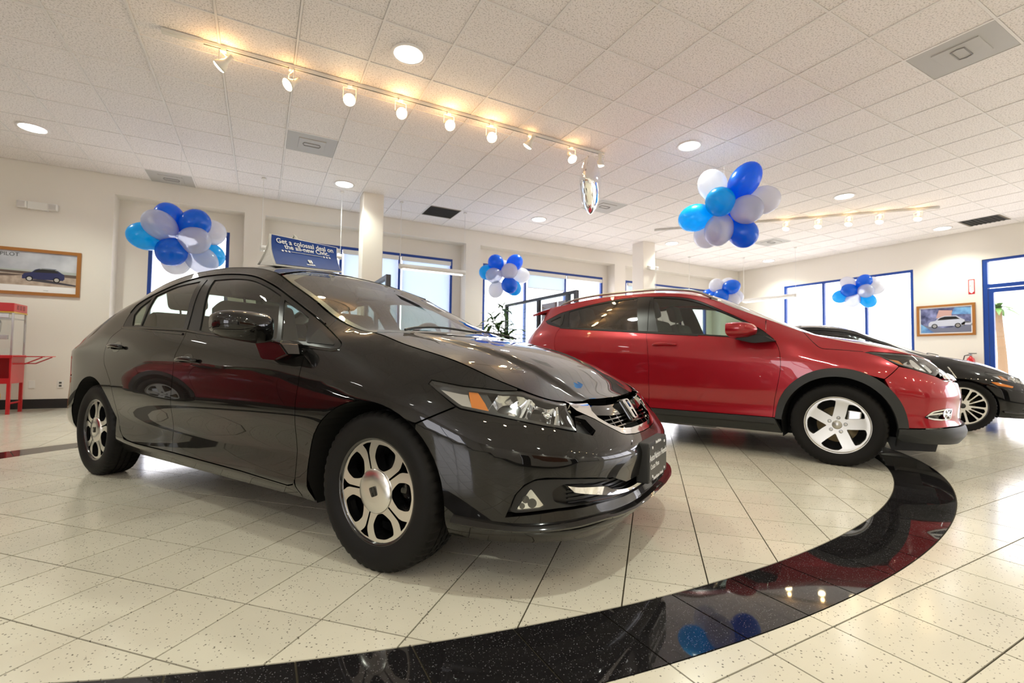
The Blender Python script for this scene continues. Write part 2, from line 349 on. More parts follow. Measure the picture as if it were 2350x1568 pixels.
# ---- walls
def wall(axis, pos, th, a0, a1, z0, z1, holes):
    """solid wall slab (axis 'y': runs along x) with rectangular openings"""
    A = sorted({a0, a1, *[h[0] for h in holes], *[h[1] for h in holes]}); Z = sorted({z0, z1, *[h[2] for h in holes], *[h[3] for h in holes]}); b = MB()
    for i in range(len(A) - 1):
        k = 0
        while k < len(Z) - 1:
            f = lambda kk: any(h[0] <= (A[i] + A[i + 1]) / 2 <= h[1] and h[2] <= (Z[kk] + Z[kk + 1]) / 2 <= h[3] for h in holes)
            if f(k): k += 1; continue
            e = k
            while e + 1 < len(Z) - 1 and not f(e + 1): e += 1
            if axis == 'y': b.box((A[i], pos, Z[k]), (A[i + 1], pos + th, Z[e + 1]))
            else: b.box((pos, A[i], Z[k]), (pos + th, A[i + 1], Z[e + 1]))
            k = e + 1
    return b
niches = [(-2.06, -.305, 0, 3.29), (.01, 3.83, 0, 3.29), (4.17, 7.95, 0, 3.29), (8.31, 12.01, 0, 3.29)]
wins = [(-1.665, -.53, .45, 2.97), (.18, 3.64, .45, 2.97), (4.375, 7.80, .45, 2.97), (8.565, 11.75, .45, 2.97)]
wb_ = wall('y', YB, .30, XL - .2, XR + .2, -.1, CEIL + .1, niches); w2 = wall('y', YB + .30, .14, XL - .2, XR + .2, -.1, CEIL + .1, wins); wb_.add(w2.V, w2.F)
wb_.build('wall_back', 'wall_paint', None, label='cream back wall with four recessed window bays', cat='wall', kind='structure')
rwin = (4.905, 7.835, .62, 2.945); rdoor = (1.85, 3.775, 0, 2.96); rw2 = (-5.6, 1.2, .62, 2.945)
wall('x', XR, .2, YF - .2, YB + .4, -.1, CEIL + .1, [rwin, rdoor, rw2]).build('wall_right', 'wall_paint', None, label='pale right wall with wide window, picture and glass door', cat='wall', kind='structure')
wall('x', XL - .2, .2, YF - .2, YB + .4, -.1, CEIL + .1, [(-4.5, -.5, .5, 2.9)]).build('wall_left', 'wall_paint', None, label='cream left wall of the showroom, outside the view', cat='wall', kind='structure')
wf = wall('y', YF - .2, .2, XL - .2, XR + .2, -.1, CEIL + .1, [(-2.2, -1.1, 0, 2.3), (5.2, 6.6, 0, 2.3)])
WF = wf.build('wall_front', 'wall_paint', None, label='wall behind the viewer with brown panel, outside the view', cat='wall', kind='structure')
MB().box((-.6, YF, 1.0), (4.6, YF + .03, 2.6)).build('accent_panel', 'wall_accent', WF); MB().box((-2.2, YF - 1.2, 0), (-1.1, YF - .25, 2.3)).build('dark_doorway', 'dark_void', WF); MB().box((5.2, YF - 1.2, 0), (6.6, YF - .25, 2.3)).build('dark_doorway', 'dark_void', WF)
def bb(name, a, b, lab): MB().box(a, b).build(name, 'black_base', None, label=lab, cat='baseboard', kind='structure')
bb('baseboard_back', (XL, YB - .012, 0), (-2.06, YB, .138), 'black rubber baseboard along the cream back wall')
bb('baseboard_right', (XR - .012, 3.78, 0), (XR, YB, .138), 'black rubber baseboard along the right wall')
bb('baseboard_left', (XL, YF, 0), (XL + .012, YB, .138), 'black rubber baseboard along the left wall'); bb('baseboard_front', (XL, YF, 0), (XR, YF + .012, .138), 'black rubber baseboard along the front wall')
k = 0
for (a, b_) in ((-.305, .01), (3.83, 4.17), (7.95, 8.31), (12.01, XR)):
    MB().box((a, YB - .012, 0), (b_, YB, .138)).build('trim_%d' % (k + 1), 'black_base', None, label=('black skirting on the pier between first and second window bays', 'black skirting on the pier between second and third window bays', 'black skirting on the pier behind the second column', 'black skirting in the far right corner of the back wall')[k], cat='trim', kind='structure'); k += 1
def window(name, axis, pos, dep, w, mull, lab, bar=.055, sign=1, cross=()):
    a0, a1, z0, z1 = w
    def B(p0, p1, q0, q1, off=0.): # along, z
        return MB().box((p0, pos + off, q0), (p1, pos + dep - off, q1)) if axis == 'y' else MB().box((pos + off, p0, q0), (pos + dep - off, p1, q1))
    root = empty(name, ((a0 + a1) / 2, pos, z0) if axis == 'y' else (pos, (a0 + a1) / 2, z0), label=lab, cat='window', kind='structure')
    def put(b, nm, m):
        o = b.build(nm, m); o.parent = root; o.matrix_parent_inverse = Matrix.Translation(-root.location); return o
    put(B(a0, a1, z1 - bar, z1), 'head_rail', 'blue_frame'); put(B(a0, a1, z0, z0 + bar), 'sill_rail', 'blue_frame'); put(B(a0, a0 + bar, z0 + bar, z1 - bar), 'jamb', 'blue_frame'); put(B(a1 - bar, a1, z0 + bar, z1 - bar), 'jamb', 'blue_frame')
    xs = [a0 + bar] + list(mull) + [a1 - bar]
    for mx_ in mull: put(B(mx_ - bar / 2, mx_ + bar / 2, z0 + bar, z1 - bar), 'mullion', 'blue_frame')
    for (c0, c1) in cross: put(B(a0 + bar, a1 - bar, c0, c1), 'transom', 'blue_frame')
    for i in range(len(xs) - 1): put(B(xs[i] + (bar / 2 if i else 0), xs[i + 1] - (bar / 2 if i < len(xs) - 2 else 0), z0 + bar, z1 - bar, dep / 2 - .004), 'pane', 'window_glass')
    return root
window('window_1', 'y', YB + .30, .07, wins[0], [], 'narrow blue-framed window in the first bay, behind the nearer balloon bunch')
window('window_2', 'y', YB + .30, .07, wins[1], [1.33, 2.48], 'blue-framed window with lowered shades behind the tent sign')
window('window_3', 'y', YB + .30, .07, wins[2], [5.485, 6.63], 'blue-framed three-pane window behind the potted plants')
window('window_4', 'y', YB + .30, .07, wins[3], [9.62, 10.68], 'blue-framed window above the red car, beside the second column')
window('window_5', 'x', XR, .07, rwin, [5.84, 6.81], 'wide blue-framed window in the right wall behind balloons')
window('added_window', 'x', XR, .07, rw2, [-3.9, -2.2, -.5], 'added blue-framed window in the right wall, unseen, for light and reflections')  # added out of view to let in more daylight and feed reflections
window('window_7', 'x', XL - .2, .07, (-4.5, -.5, .5, 2.9), [-2.5], 'blue-framed window in the left wall, outside the view')
# glass entrance door with transom light
def entrance():
    y0, y1, z0, z1 = rdoor; P = XR + .02; r = empty('door_1', (P, (y0 + y1) / 2, 0), label='blue-framed glass entrance door with transom in the right wall', cat='door', kind='structure')
    inv = Matrix.Translation(-r.location)
    def put(a, b, nm, m):
        o = MB().box(a, b).build(nm, m); o.parent = r; o.matrix_parent_inverse = inv
    put((P, y0, 0), (P + .1, y0 + .07, z1), 'jamb', 'blue_frame'); put((P, y1 - .075, 0), (P + .1, y1, z1), 'jamb', 'blue_frame'); put((P, y0 + .07, z1 - .05), (P + .1, y1 - .075, z1), 'head_rail', 'blue_frame')
    put((P, y0 + .07, 2.375), (P + .1, y1 - .075, 2.45), 'transom_bar', 'blue_frame'); put((P + .03, y0 + .07, 2.45), (P + .036, y1 - .075, z1 - .05), 'transom_pane', 'window_glass')
    put((P + .01, y1 - .155, .01), (P + .07, y1 - .08, 2.36), 'door_stile', 'blue_frame'); put((P + .01, y0 + .08, .01), (P + .07, y0 + .16, 2.36), 'door_stile', 'blue_frame')
    put((P + .01, y0 + .16, 2.28), (P + .07, y1 - .155, 2.36), 'door_rail', 'blue_frame'); put((P + .01, y0 + .16, .01), (P + .07, y1 - .155, .2), 'door_rail', 'blue_frame'); put((P + .036, y0 + .16, .2), (P + .042, y1 - .155, 2.28), 'door_pane', 'window_glass')
entrance()
# roller shades
def shade(x0, x1, drop, lab, y=YB + .27):
    r = empty('roller_shade', ((x0 + x1) / 2, y, 2.9), label=lab, cat='shade', group='roller shades of the back windows')
    inv = Matrix.Translation(-r.location)
    o = MB().box((x0, y - .035, 2.82), (x1, y + .025, 2.90)).build('cassette', 'white_plastic'); o.parent = r; o.matrix_parent_inverse = inv
    if drop: 
        o = MB().box((x0 + .02, y + .003, 2.82 - drop), (x1 - .02, y + .005, 2.82)).build('sheet', 'shade_sheet'); o.parent = r; o.matrix_parent_inverse = inv
        o = MB().box((x0 + .02, y - .003, 2.80 - drop), (x1 - .02, y + .011, 2.82 - drop)).build('hem_bar', 'white_plastic'); o.parent = r; o.matrix_parent_inverse = inv
shade(-1.6, -.6, 0, 'white rolled-up shade cassette in the first narrow window')
shade(.25, 1.30, 2.0, 'lowered translucent shade hidden behind the tent sign'); shade(1.36, 2.45, 2.0, 'lowered translucent shade behind the first white column'); shade(2.51, 3.58, 2.0, 'lowered translucent shade behind the hanging tube light')
shade(4.43, 5.46, 0, 'rolled-up shade cassette behind the balloon bunch over the plants'); shade(5.51, 6.60, .30, 'shade lowered a little in the middle of the plant window'); shade(6.66, 7.74, 0, 'rolled-up shade cassette at the right of the plant window'); shade(8.62, 9.59, .1, 'rolled shade just right of the second column pier'); shade(9.65, 11.69, .1, 'rolled shade in the far window above the red roof')
# columns
def column(x0, x1, y0, y1, lab):
    MB().rbox((x0, y0, 0), (x1, y1, CEIL + .02), .012).build('column', 'wall_paint', None, label=lab, cat='column', kind='structure')
column(1.45, 1.79, 8.01, 8.35, 'square cream column standing behind the black sedan'); column(7.72, 8.09, 8.0, 8.36, 'square cream column with emergency light behind the red car')
# pavement outside
GR = mk('pavement', [(-40, YB + .5, -.16), (60, YB + .5, -.16), (60, 60, -.16), (-40, 60, -.16), (XR + .3, -40, -.16), (60, -40, -.16), (60, YB + .5, -.16), (XR + .3, YB + .5, -.16)], [(0, 1, 2, 3), (4, 5, 6, 7)], 'concrete', label='pale concrete pavement outside the windows', cat='pavement', kind='structure')

# ================================================================== ceiling fixtures and their light
DL = [1.11 + 3.662 * k for k in (-2, -1, 0, 1, 2, 3)]; DY = [-6.87, -3.19, .465, 4.13, 7.81]
dlab = {(2, 3): 'round recessed downlight nearest the viewer, above the track lights', (1, 4): 'round recessed downlight at the far left of the ceiling', (2, 4): 'round recessed downlight in front of the first column', (3, 3): 'round recessed downlight left of the hanging balloon bunch', (3, 4): 'round recessed downlight below the foil balloon, near the back wall', (4, 4): 'round recessed downlight beside the second column', (5, 4): 'round recessed downlight in the far corner of the ceiling', (4, 3): 'round recessed downlight above the diagonal track', (5, 3): 'round recessed downlight beside the dark vent on the right'}
proto = None
for i, x in enumerate(DL):
    for j, y in enumerate(DY):
        r = empty('recessed_light', (x, y, CEIL), label=dlab.get((i, j), 'round recessed downlight of the part of the ceiling outside the view'), cat='light', group='recessed downlights')
        if proto is None:
            a = MB().lathe([(.152, .006), (.158, 0), (.156, -.006), (.13, -.007), (.126, -.002), (.122, .004)], 40).build('trim_ring', 'ceil_bar', r, True)
            bq = MB().lathe([(.127, -.003), (.06, -.009), (.0001, -.011)], 40).build('lens', 'lamp_glow', r, True); proto = (a.data, bq.data)
        else: link('trim_ring', proto[0], None, r); link('lens', proto[1], None, r)
        l = lamp('SPOT', 'downlight_beam', (0, 0, -.03), DOWN_W, DOWN_C, .06, (0, 0, -1), 2.3, .7, r)
# air diffusers
vlab = {(5, 3): 'grey plastic air diffuser left of the track, above the windows', (13, 3): 'grey plastic air diffuser behind the foil balloon', (9, 6): 'dirty black-stained air vent near the first column', (24, -2): 'dark grey air vent at the right wall', (13, -5): 'large grey air diffuser nearest the viewer, upper right', (21, 3): 'grey air diffuser beyond the diagonal track', (2, 7): 'small grey air diffuser above the first window bay'}
for (i, j), kind in vents.items():
    x, y = CX + (i + .5) * TC, CY + (j + .5) * TC; r = empty('air_vent', (x, y, CEIL), label=vlab[(i, j)], cat='vent', group='ceiling air vents'); h = TC / 2 - .012
    if kind == 'grey':
        if 'vent_grey' not in MATS: mat('vent_grey', (.50, .49, .48), .5); mat('vent_slot', (.26, .25, .25), .6)
        MB().box((-h, -h, .004), (h, h, .02)).build('face_plate', 'vent_grey', r); b = MB()
        b.rbox((-.16, -.16, -.004), (.16, .16, .006), .004); b.build('centre_plate', 'vent_grey', r)
        for s in (-1, 1): MB().tube([(-.09, s * .045, -.006), (.09, s * .045, -.006)], .006, 6).build('slot_rib', 'vent_slot', r); MB().tube([(s * .09, -.045, -.006), (s * .105, 0, -.006), (s * .09, .045, -.006)], .006, 6).build('slot_rib', 'vent_slot', r)
    else:
        MB().box((-h, -h, .006), (h, h, .02)).build('face_plate', 'grille_dark', r)
        for k in range(9): MB().box((-h, -h + .02 + k * .064, -.002), (h, -h + .045 + k * .064, .006)).build('louvre', 'grille_dark', r)
        MB().box((-h, -h, -.003), (h, -h + .03, .006)).build('rim', 'vent_dirty' if 'vent_dirty' in MATS else mat('vent_dirty', (.22, .18, .14), .7).name, r)
        MB().box((-h, h - .03, -.003), (h, h, .006)).build('rim', 'vent_dirty', r)
# track heads
def head(parent, p, aim, kind, warm, z0=-.03):
    """swivel spotlight: adapter, yoke, conical can with glowing lamp face"""
    p = Vector(p); d = Vector(aim).normalized()
    hd = MB().rbox((p.x - .022, p.y - .018, z0 - .03), (p.x + .022, p.y + .018, z0), .004).build('spot_head', 'track_metal', parent)
    c = Vector((p.x, p.y, p.z)); M = d.to_track_quat('Z', 'Y').to_matrix().to_4x4(); M.translation = c
    side = M.to_3x3() @ Vector((1, 0, 0)); side.z = 0; side = side.normalized() if side.length > .1 else Vector((1, 0, 0))
    top = Vector((p.x, p.y, z0 - .03))
    MB().tube([top, top + Vector((0, 0, -.012)), ], .008, 8).build('stem', 'track_metal', hd)
    MB().tube([c + side * .062, Vector((c.x, c.y, top.z - .012)) + side * .062, Vector((c.x, c.y, top.z - .012)) - side * .062, c - side * .062], .0045, 6).build('yoke', 'track_metal', hd)
    MB().lathe([(.0001, -.105), (.021, -.105), (.023, -.045), (.026, -.03), (.058, .03), (.060, .045), (.056, .045)], 24, M).build('can', 'track_metal', hd, True)
    MB().lathe([(.056, .042), (.05, .052), (.03, .060), (.0001, .063)], 24, M).build('bulb', 'bulb_glow' if warm else 'lamp_glow', hd, True)
    return c + d * .075, d
T1R = empty('track_light', (1.58, 4.84, CEIL), label='long white ceiling track with nine spotlights above the black sedan', cat='track light', group='ceiling tracks')
MB().box((-2.39, -.017, -.03), (2.38, .017, -.001)).build('rail', 'track_metal', T1R); MB().box((-2.4, -.03, -.026), (-2.1, .03, -.001)).build('feed_box', 'track_metal', T1R); MB().box((-2.1, -.006, -.0305), (2.38, .006, -.029)).build('slot', 'dark_void', T1R)
heads = [(-.369, -.165, (-.7, .35, -.65)), (.182, -.18, (-.75, -.25, -.7)), (.713, -.19, (-.15, -.85, -.5)), (1.227, -.185, (.12, -.85, -.55)), (1.767, -.175, (.05, -.85, -.6)), (2.288, -.185, (-.1, -.8, -.62)), (2.804, -.14, (-.35, .5, -.8)), (3.424, -.18, (.0, -.6, -.75)), (3.888, -.14, (.1, .25, -.95))]
for k, (x, dz, aim) in enumerate(heads):
    p, d = head(T1R, (x - 1.58, -.01, dz), aim, 0, True)
    lamp('SPOT', 'spot_beam', p, SPOT_W * (.25 if k in (0, 1) else 1), (1, .78, .50), .05, p + d, 1.5, .8, T1R)
    lamp('POINT', 'spill_light', (x - 1.58, -.02, dz + .07), 2.6 if k in (0, 3, 4, 5) else 1.0, (1, .55, .20), .03, parent=T1R)
ta = math.atan2(3.573 - 7.168, 10.364 - 7.23); T2R = empty('track_light', (7.23, 7.168, CEIL), ta, label='diagonal ceiling track with spotlights at the right, beyond balloons', cat='track light', group='ceiling tracks')
MB().box((0, -.017, -.03), (4.77, .017, -.001)).build('rail', 'track_metal', T2R); MB().box((0, -.006, -.0305), (4.77, .006, -.029)).build('slot', 'dark_void', T2R)
for s in (1.156, 1.718, 2.428, 2.956, 3.438, 3.907, 4.467):
    p, d = head(T2R, (s, -.005, -.16), (-.3, -.35, -.95), 0, True); lamp('SPOT', 'spot_beam', p, SPOT_W, (1, .78, .50), .05, p + d, 1.6, .8, T2R); lamp('POINT', 'spill_light', (s, -.02, -.09), 1.2, (1, .6, .25), .03, parent=T2R)
# tracks over the rest of the showroom, behind the viewer
for (xa, ya, tz, lab) in ((-1.2, -1.0, 0, 'ceiling track with spotlights over the aisle behind the viewer'), (3.6, -2.4, 0, 'ceiling track with spotlights over the far aisle behind the viewer')):
    R = empty('track_light', (xa, ya, CEIL), tz, label=lab, cat='track light', group='ceiling tracks'); MB().box((0, -.017, -.03), (4.2, .017, -.001)).build('rail', 'track_metal', R)
    for s in (.4, 1.3, 2.2, 3.1, 3.9):
        p, d = head(R, (s, 0, -.16), (.05, .55, -.8), 0, True); lamp('SPOT', 'spot_beam', p, SPOT_W * BACK_F, (1, .80, .58), .05, p + d, 1.5, .8, R)
# hanging tube lights
def pendant(a, b, z, lab):
    a, b = Vector(a), Vector(b); R = empty('hanging_light', (a.x, a.y, z), math.atan2(b.y - a.y, b.x - a.x), label=lab, cat='light', group='hanging tube lights'); L = (b - a).length; up = CEIL - z
    M = Matrix.Rotation(PI / 2, 4, 'Y')
    MB().lathe([(.0001, 0), (.045, .002), (.048, .02), (.048, L - .02), (.045, L - .002), (.0001, L)], 20, M).build('tube', 'white_plastic', R, True)
    MB().box((.06, -.028, -.052), (L - .06, .028, -.035)).build('diffuser', 'tube_glow', R)
    for x in (.02, L - .02): MB().tube([(x, 0, .04), (x, 0, up)], .003, 5).build('cable', 'string', R); MB().lathe([(.03, up), (.03, up - .02), (.006, up - .03)], 12, Matrix.Translation((x, 0, 0))).build('canopy', 'white_plastic', R)
    MB().tube([(.02, 0, .04), (.02, 0, up)], .006, 6).build('feed_cord', 'white_plastic', R)
    return R
pendant((2.115, 8.18), (3.375, 8.18), 2.43, 'hanging white tube light right of the first column'); pendant((-.05, 8.18), (1.15, 8.18), 2.48, 'hanging white tube light mostly hidden behind the tent sign'); pendant((11.2, 7.94), (11.2, 6.54), 2.43, 'hanging white tube light at the right wall window'); pendant((9.95, 8.6), (8.7, 8.6), 2.2, 'hanging white tube light low behind the red car roof')

# ================================================================== cars: body surface
def pchip(xs,ys):
    xs=np.asarray(xs,float); ys=np.asarray(ys,float)
    o=np.argsort(xs); xs=xs[o]; ys=ys[o]
    h=np.diff(xs); dl=np.diff(ys)/h; m=np.zeros(len(xs))
    for i in range(1,len(xs)-1):
        if dl[i-1]*dl[i]>0:
            w1=2*h[i]+h[i-1]; w2=h[i]+2*h[i-1]; m[i]=(w1+w2)/(w1/dl[i-1]+w2/dl[i])
    m[0]=dl[0]; m[-1]=dl[-1]
    def f(x):
        x=np.asarray(x,float); k=np.clip(np.searchsorted(xs,x)-1,0,len(xs)-2)
        t=(x-xs[k])/h[k]; tc=np.clip(t,0,1)
        r=ys[k]*(1+2*tc)*(1-tc)**2+m[k]*h[k]*tc*(1-tc)**2+ys[k+1]*tc*tc*(3-2*tc)+m[k+1]*h[k]*tc*tc*(tc-1)
        return r+np.where(t<0,m[k]*(t)*h[k],0)+np.where(t>1,m[k+1]*(t-1)*h[k],0)
    return f
def blur(a,s):
    n=int(3*s)+1; w=np.exp(-.5*(np.arange(-n,n+1)/s)**2); w/=w.sum()
    p=np.concatenate([2*a[0]-a[n:0:-1],a,2*a[-1]-a[-2:-n-2:-1]])
    return np.convolve(p,w,'valid')
class Body:
    """u runs along the plan outline from the nose centre round the right side to the tail centre"""
    def __init__(s,plan,st,ctr,edge,edgep=2.4,crease=None,nu=1400,sm=14):
        p=np.array(plan,float); c=np.r_[0,np.cumsum(np.hypot(*np.diff(p,axis=0).T))]
        uu=np.linspace(0,c[-1],nu); X=blur(pchip(c,p[:,0])(uu),sm); Y=blur(pchip(c,p[:,1])(uu),sm)
        Y[0]=0; Y[-1]=0
        s.u=uu; s.X=X; s.Y=Y; s.L=c[-1]
        tx=np.gradient(X,uu); ty=np.gradient(Y,uu); l=np.hypot(tx,ty); tx/=l; ty/=l
        s.NX=-(-ty); s.NY=-tx     # outward
        s.NX=ty; s.NY=-tx
        s.NY[0]=0; s.NX[0]=1; s.NY[-1]=0; s.NX[-1]=-1
        s.mid=int(np.argmax(Y))
        ctr=np.array(ctr,float); s.zc=pchip(ctr[:,0],ctr[:,1])
        e=np.array(edge,float); s.ye=pchip(e[:,0],e[:,1]); s.ze=pchip(e[:,0],e[:,2]); s.ep=edgep; s.crease=crease
        us=[]; Z=[]; D=[]
        for key,rows in st:
            u=s.U(*key); us.append(u); rows=np.array(rows,float)
            Z.append(rows[:,0]); D.append(rows[:,1])
        o=np.argsort(us); us=np.array(us)[o]; Z=np.array(Z)[o]; D=np.array(D)[o]
        s.R=Z.shape[1]
        s.Z=np.array([blur(pchip(us,Z[:,j])(uu),sm*1.2) for j in range(s.R)])
        s.D=np.array([blur(pchip(us,D[:,j])(uu),sm*1.2) for j in range(s.R)])
        j=s.R-1; x8=X-s.NX*s.D[j]; y8=Y-s.NY*s.D[j]
        s.Z[j]=s.T(x8,y8); s.Ex=x8; s.Ey=y8
        for j in range(s.R-2,-1,-1): s.Z[j]=np.minimum(s.Z[j],s.Z[j+1]-.006)
    def U(s,k,v):
        m=s.mid
        if k=='x': return float(np.interp(-v,-s.X,s.u))
        if k=='f': return float(np.interp(v,s.Y[:m+1],s.u[:m+1]))
        if k=='r': return float(np.interp(-v,-s.Y[m:],s.u[m:]))
        return float(v)
    def T(s,x,y):
        x=np.asarray(x,float); y=np.abs(np.asarray(y,float))
        zc=s.zc(x); ze=s.ze(x); t=np.clip(y/s.ye(x),0,1.4)
        z=zc-(zc-ze)*t**s.ep
        if s.crease is not None: z=z+s.crease(x,y)
        return z
    def S(s,u,z):
        u=np.atleast_1d(np.asarray(u,float)); z=np.atleast_1d(np.asarray(z,float)); n=len(u)
        f=np.clip(u/s.L*(len(s.u)-1),0,len(s.u)-1.0001); k=f.astype(int); t=f-k
        L=lambda a:a[...,k]*(1-t)+a[...,k+1]*t
        Z=L(s.Z).T; D=L(s.D).T; X=L(s.X);Y=L(s.Y);NX=L(s.NX);NY=L(s.NY)
        h=np.diff(Z,axis=1); dl=np.diff(D,axis=1)/h; m=np.zeros_like(Z)
        a=dl[:,:-1]; b=dl[:,1:]; w1=2*h[:,1:]+h[:,:-1]; w2=h[:,1:]+2*h[:,:-1]
        with np.errstate(divide='ignore',invalid='ignore'):
            mm=np.where(a*b>0,(w1+w2)/(w1/a+w2/b),0)
        m[:,1:-1]=mm; m[:,0]=dl[:,0]; m[:,-1]=dl[:,-1]
        q=np.clip((z[:,None]>Z).sum(1)-1,0,s.R-2); i=np.arange(n)
        hq=h[i,q]; t=(z-Z[i,q])/hq; tc=np.clip(t,0,1)
        d=D[i,q]*(1+2*tc)*(1-tc)**2+m[i,q]*hq*tc*(1-tc)**2+D[i,q+1]*tc*tc*(3-2*tc)+m[i,q+1]*hq*tc*tc*(tc-1)
        d=d+np.where(t<0,m[i,q]*t*hq,0)+np.where(t>1,m[i,q+1]*(t-1)*hq,0)
        return np.stack([X-NX*d,Y-NY*d,z],1)
def surf_pts(B, P, mode, off=0.):
    """2-D panel points -> 3-D points and outward normals in car space (x forward, y left, z up)"""
    P = np.asarray(P, float); e = 2e-3
    if mode == 'S':
        sg = np.where(P[:, 0] < 0, -1., 1.); u = np.abs(P[:, 0])
        f = lambda uu, zz: B.S(np.abs(uu), zz) * np.stack([np.ones_like(uu), np.where(uu < 0, -1., 1.), np.ones_like(uu)], 1)
        u1 = P[:, 0]; Q = f(u1, P[:, 1]); Qu = f(u1 + e, P[:, 1]) - f(u1 - e, P[:, 1]); Qz = f(u1, P[:, 1] + e) - f(u1, P[:, 1] - e)
        N = np.cross(Qu, Qz)
        ref = np.stack([np.interp(u, B.u, B.NX), np.interp(u, B.u, B.NY) * sg, np.full(len(u), .15)], 1)
    else:
        T = lambda x, y: np.stack([x, y, B.T(x, y)], 1); x, y = P[:, 0], P[:, 1]
        Q = T(x, y); N = np.cross(T(x + e, y) - T(x - e, y), T(x, y + e) - T(x, y - e)); ref = np.tile([0, 0, 1.], (len(x), 1))
    N /= np.linalg.norm(N, axis=1)[:, None] + 1e-12
    N *= np.where((N * ref).sum(1) < 0, -1., 1.)[:, None]
    Q = Q + N * off
    Q[:, 1] *= -1; N[:, 1] *= -1
    return Q, N
def inside(poly, P):
    x, y = P[:, 0], P[:, 1]; r = np.zeros(len(P), bool); q = np.asarray(poly); n = len(q)
    for i in range(n):
        a, b = q[i], q[(i + 1) % n]
        if a[1] == b[1]: continue
        c = ((a[1] > y) != (b[1] > y)); r ^= c & (x < (b[0] - a[0]) * (y - a[1]) / (b[1] - a[1]) + a[0])
    return r
def densify(poly, d):
    out = []
    for i in range(len(poly)):
        a, b = np.array(poly[i]), np.array(poly[(i + 1) % len(poly)]); n = max(1, int(math.ceil(np.hypot(*(b - a)) / d)))
        out += [tuple(a + (b - a) * k / n) for k in range(n)]
    return out
def inset(poly, g):
    q = np.asarray(poly, float); keep = [i for i in range(len(q)) if np.hypot(*(q[i] - q[i - 1])) > 1e-6]; q = q[keep]; n = len(q)
    A = sum(q[i][0] * q[(i + 1) % n][1] - q[(i + 1) % n][0] * q[i][1] for i in range(n)); s = 1 if A > 0 else -1; out = []
    for i in range(n):
        a, b, c = q[i - 1], q[i], q[(i + 1) % n]; d1 = (b - a) / np.hypot(*(b - a)); d2 = (c - b) / np.hypot(*(c - b))
        n1 = np.array([-d1[1], d1[0]]) * s; n2 = np.array([-d2[1], d2[0]]) * s; m_ = n1 + n2; k = m_ @ n1
        out.append(tuple(b + (m_ / k if k > .35 else n1) * g))
    return out
def cdt_mesh(poly, holes, res):
    loops = [densify(poly, res * .7)] + [densify(h, res * .7) for h in holes]; pts = []; edges = []
    for lp in loops:
        n0 = len(pts); pts += lp; edges += [(n0 + i, n0 + (i + 1) % len(lp)) for i in range(len(lp))]
    bp = np.array(pts); lo, hi = bp.min(0), bp.max(0)
    gx, gy = np.meshgrid(np.arange(lo[0], hi[0], res), np.arange(lo[1], hi[1], res * .87)); gx = gx + (np.arange(gx.shape[0]) % 2)[:, None] * res / 2
    G = np.stack([gx.ravel(), gy.ravel()], 1); k = inside(loops[0], G)
    for h in loops[1:]: k &= ~inside(h, G)
    G = G[k]
    if len(G):
        dmin = np.full(len(G), 9.)
        for c in range(0, len(bp), 200): dmin = np.minimum(dmin, np.hypot(G[:, None, 0] - bp[None, c:c + 200, 0], G[:, None, 1] - bp[None, c:c + 200, 1]).min(1))
        G = G[dmin > res * .5]
    allp = [Vector(p) for p in pts] + [Vector(p) for p in G]
    vo, eo, fo, ov, oe, of = delaunay_2d_cdt(allp, edges, [], 0, 1e-7)
    V = np.array([(v.x, v.y) for v in vo]); F = np.array([f for f in fo if len(f) == 3]); C = V[F].mean(1); k = inside(loops[0], C)
    for h in loops[1:]: k &= ~inside(h, C)
    return V, F[k], loops
def panel(name, parent, B, poly, m, mode='S', holes=(), res=.03, gap=.0018, off=0., flange=.014, side=0, **kw):
    """one body panel: lifted polygon with its own edge return. side 0: right as given, 1: mirrored to the left"""
    if gap: poly = inset(poly, gap); holes = [inset(h, -gap) for h in holes]
    V, F, loops = cdt_mesh(poly, holes, res); Q, N = surf_pts(B, V, mode, off)
    if side: Q[:, 1] *= -1; N[:, 1] *= -1
    fn = np.cross(Q[F[:, 1]] - Q[F[:, 0]], Q[F[:, 2]] - Q[F[:, 0]]); flip = (fn * N[F].mean(1)).sum(1) < 0
    F = np.where(flip[:, None], F[:, ::-1], F)
    VV = [tuple(q) for q in Q]; NN = [tuple(n) for n in N]; FF = [tuple(int(i) for i in f) for f in F]
    if flange:
        for lp in loops:
            L, LN = surf_pts(B, np.array(lp), mode, off)
            if side: L[:, 1] *= -1; LN[:, 1] *= -1
            n0 = len(VV); n = len(lp); t = np.roll(L, -1, 0) - np.roll(L, 1, 0); o = np.cross(t, LN); o /= np.linalg.norm(o, axis=1)[:, None] + 1e-9
            ctr = L.mean(0); 
            if lp is loops[0] and ((L - ctr) * o).sum() < 0 or lp is not loops[0] and ((L - ctr) * o).sum() > 0: o = -o
            VV += [tuple(q) for q in L] + [tuple(q) for q in (L - LN * flange)]; NN += [tuple(q) for q in o] * 2
            for i in range(n):
                j = (i + 1) % n; f = (n0 + i, n0 + j, n0 + n + j, n0 + n + i); a, b_, c = (np.array(VV[f[k]]) for k in range(3))
                FF.append(f if np.cross(b_ - a, c - a) @ o[i] > 0 else f[::-1])
    me = bpy.data.meshes.new(name); me.from_pydata(VV, [], FF); me.polygons.foreach_set('use_smooth', [True] * len(me.polygons)); me.normals_split_custom_set_from_vertices(NN); me.update()
    return link(name, me, m, parent, **kw)
def both(name, parent, B, poly, m, **k):
    return [panel(name, parent, B, poly, m, side=s, **k) for s in (0, 1)]
def mir(half):
    """half polygon from the centre line (u=0) to the centre line -> full symmetric polygon"""
    return [(-u, z) for u, z in reversed(half) if u > 1e-6] + [(u, z) for u, z in half]
def mirT(half):
    return [(x, -y) for x, y in reversed(half) if y > 1e-6] + [(x, y) for x, y in half]
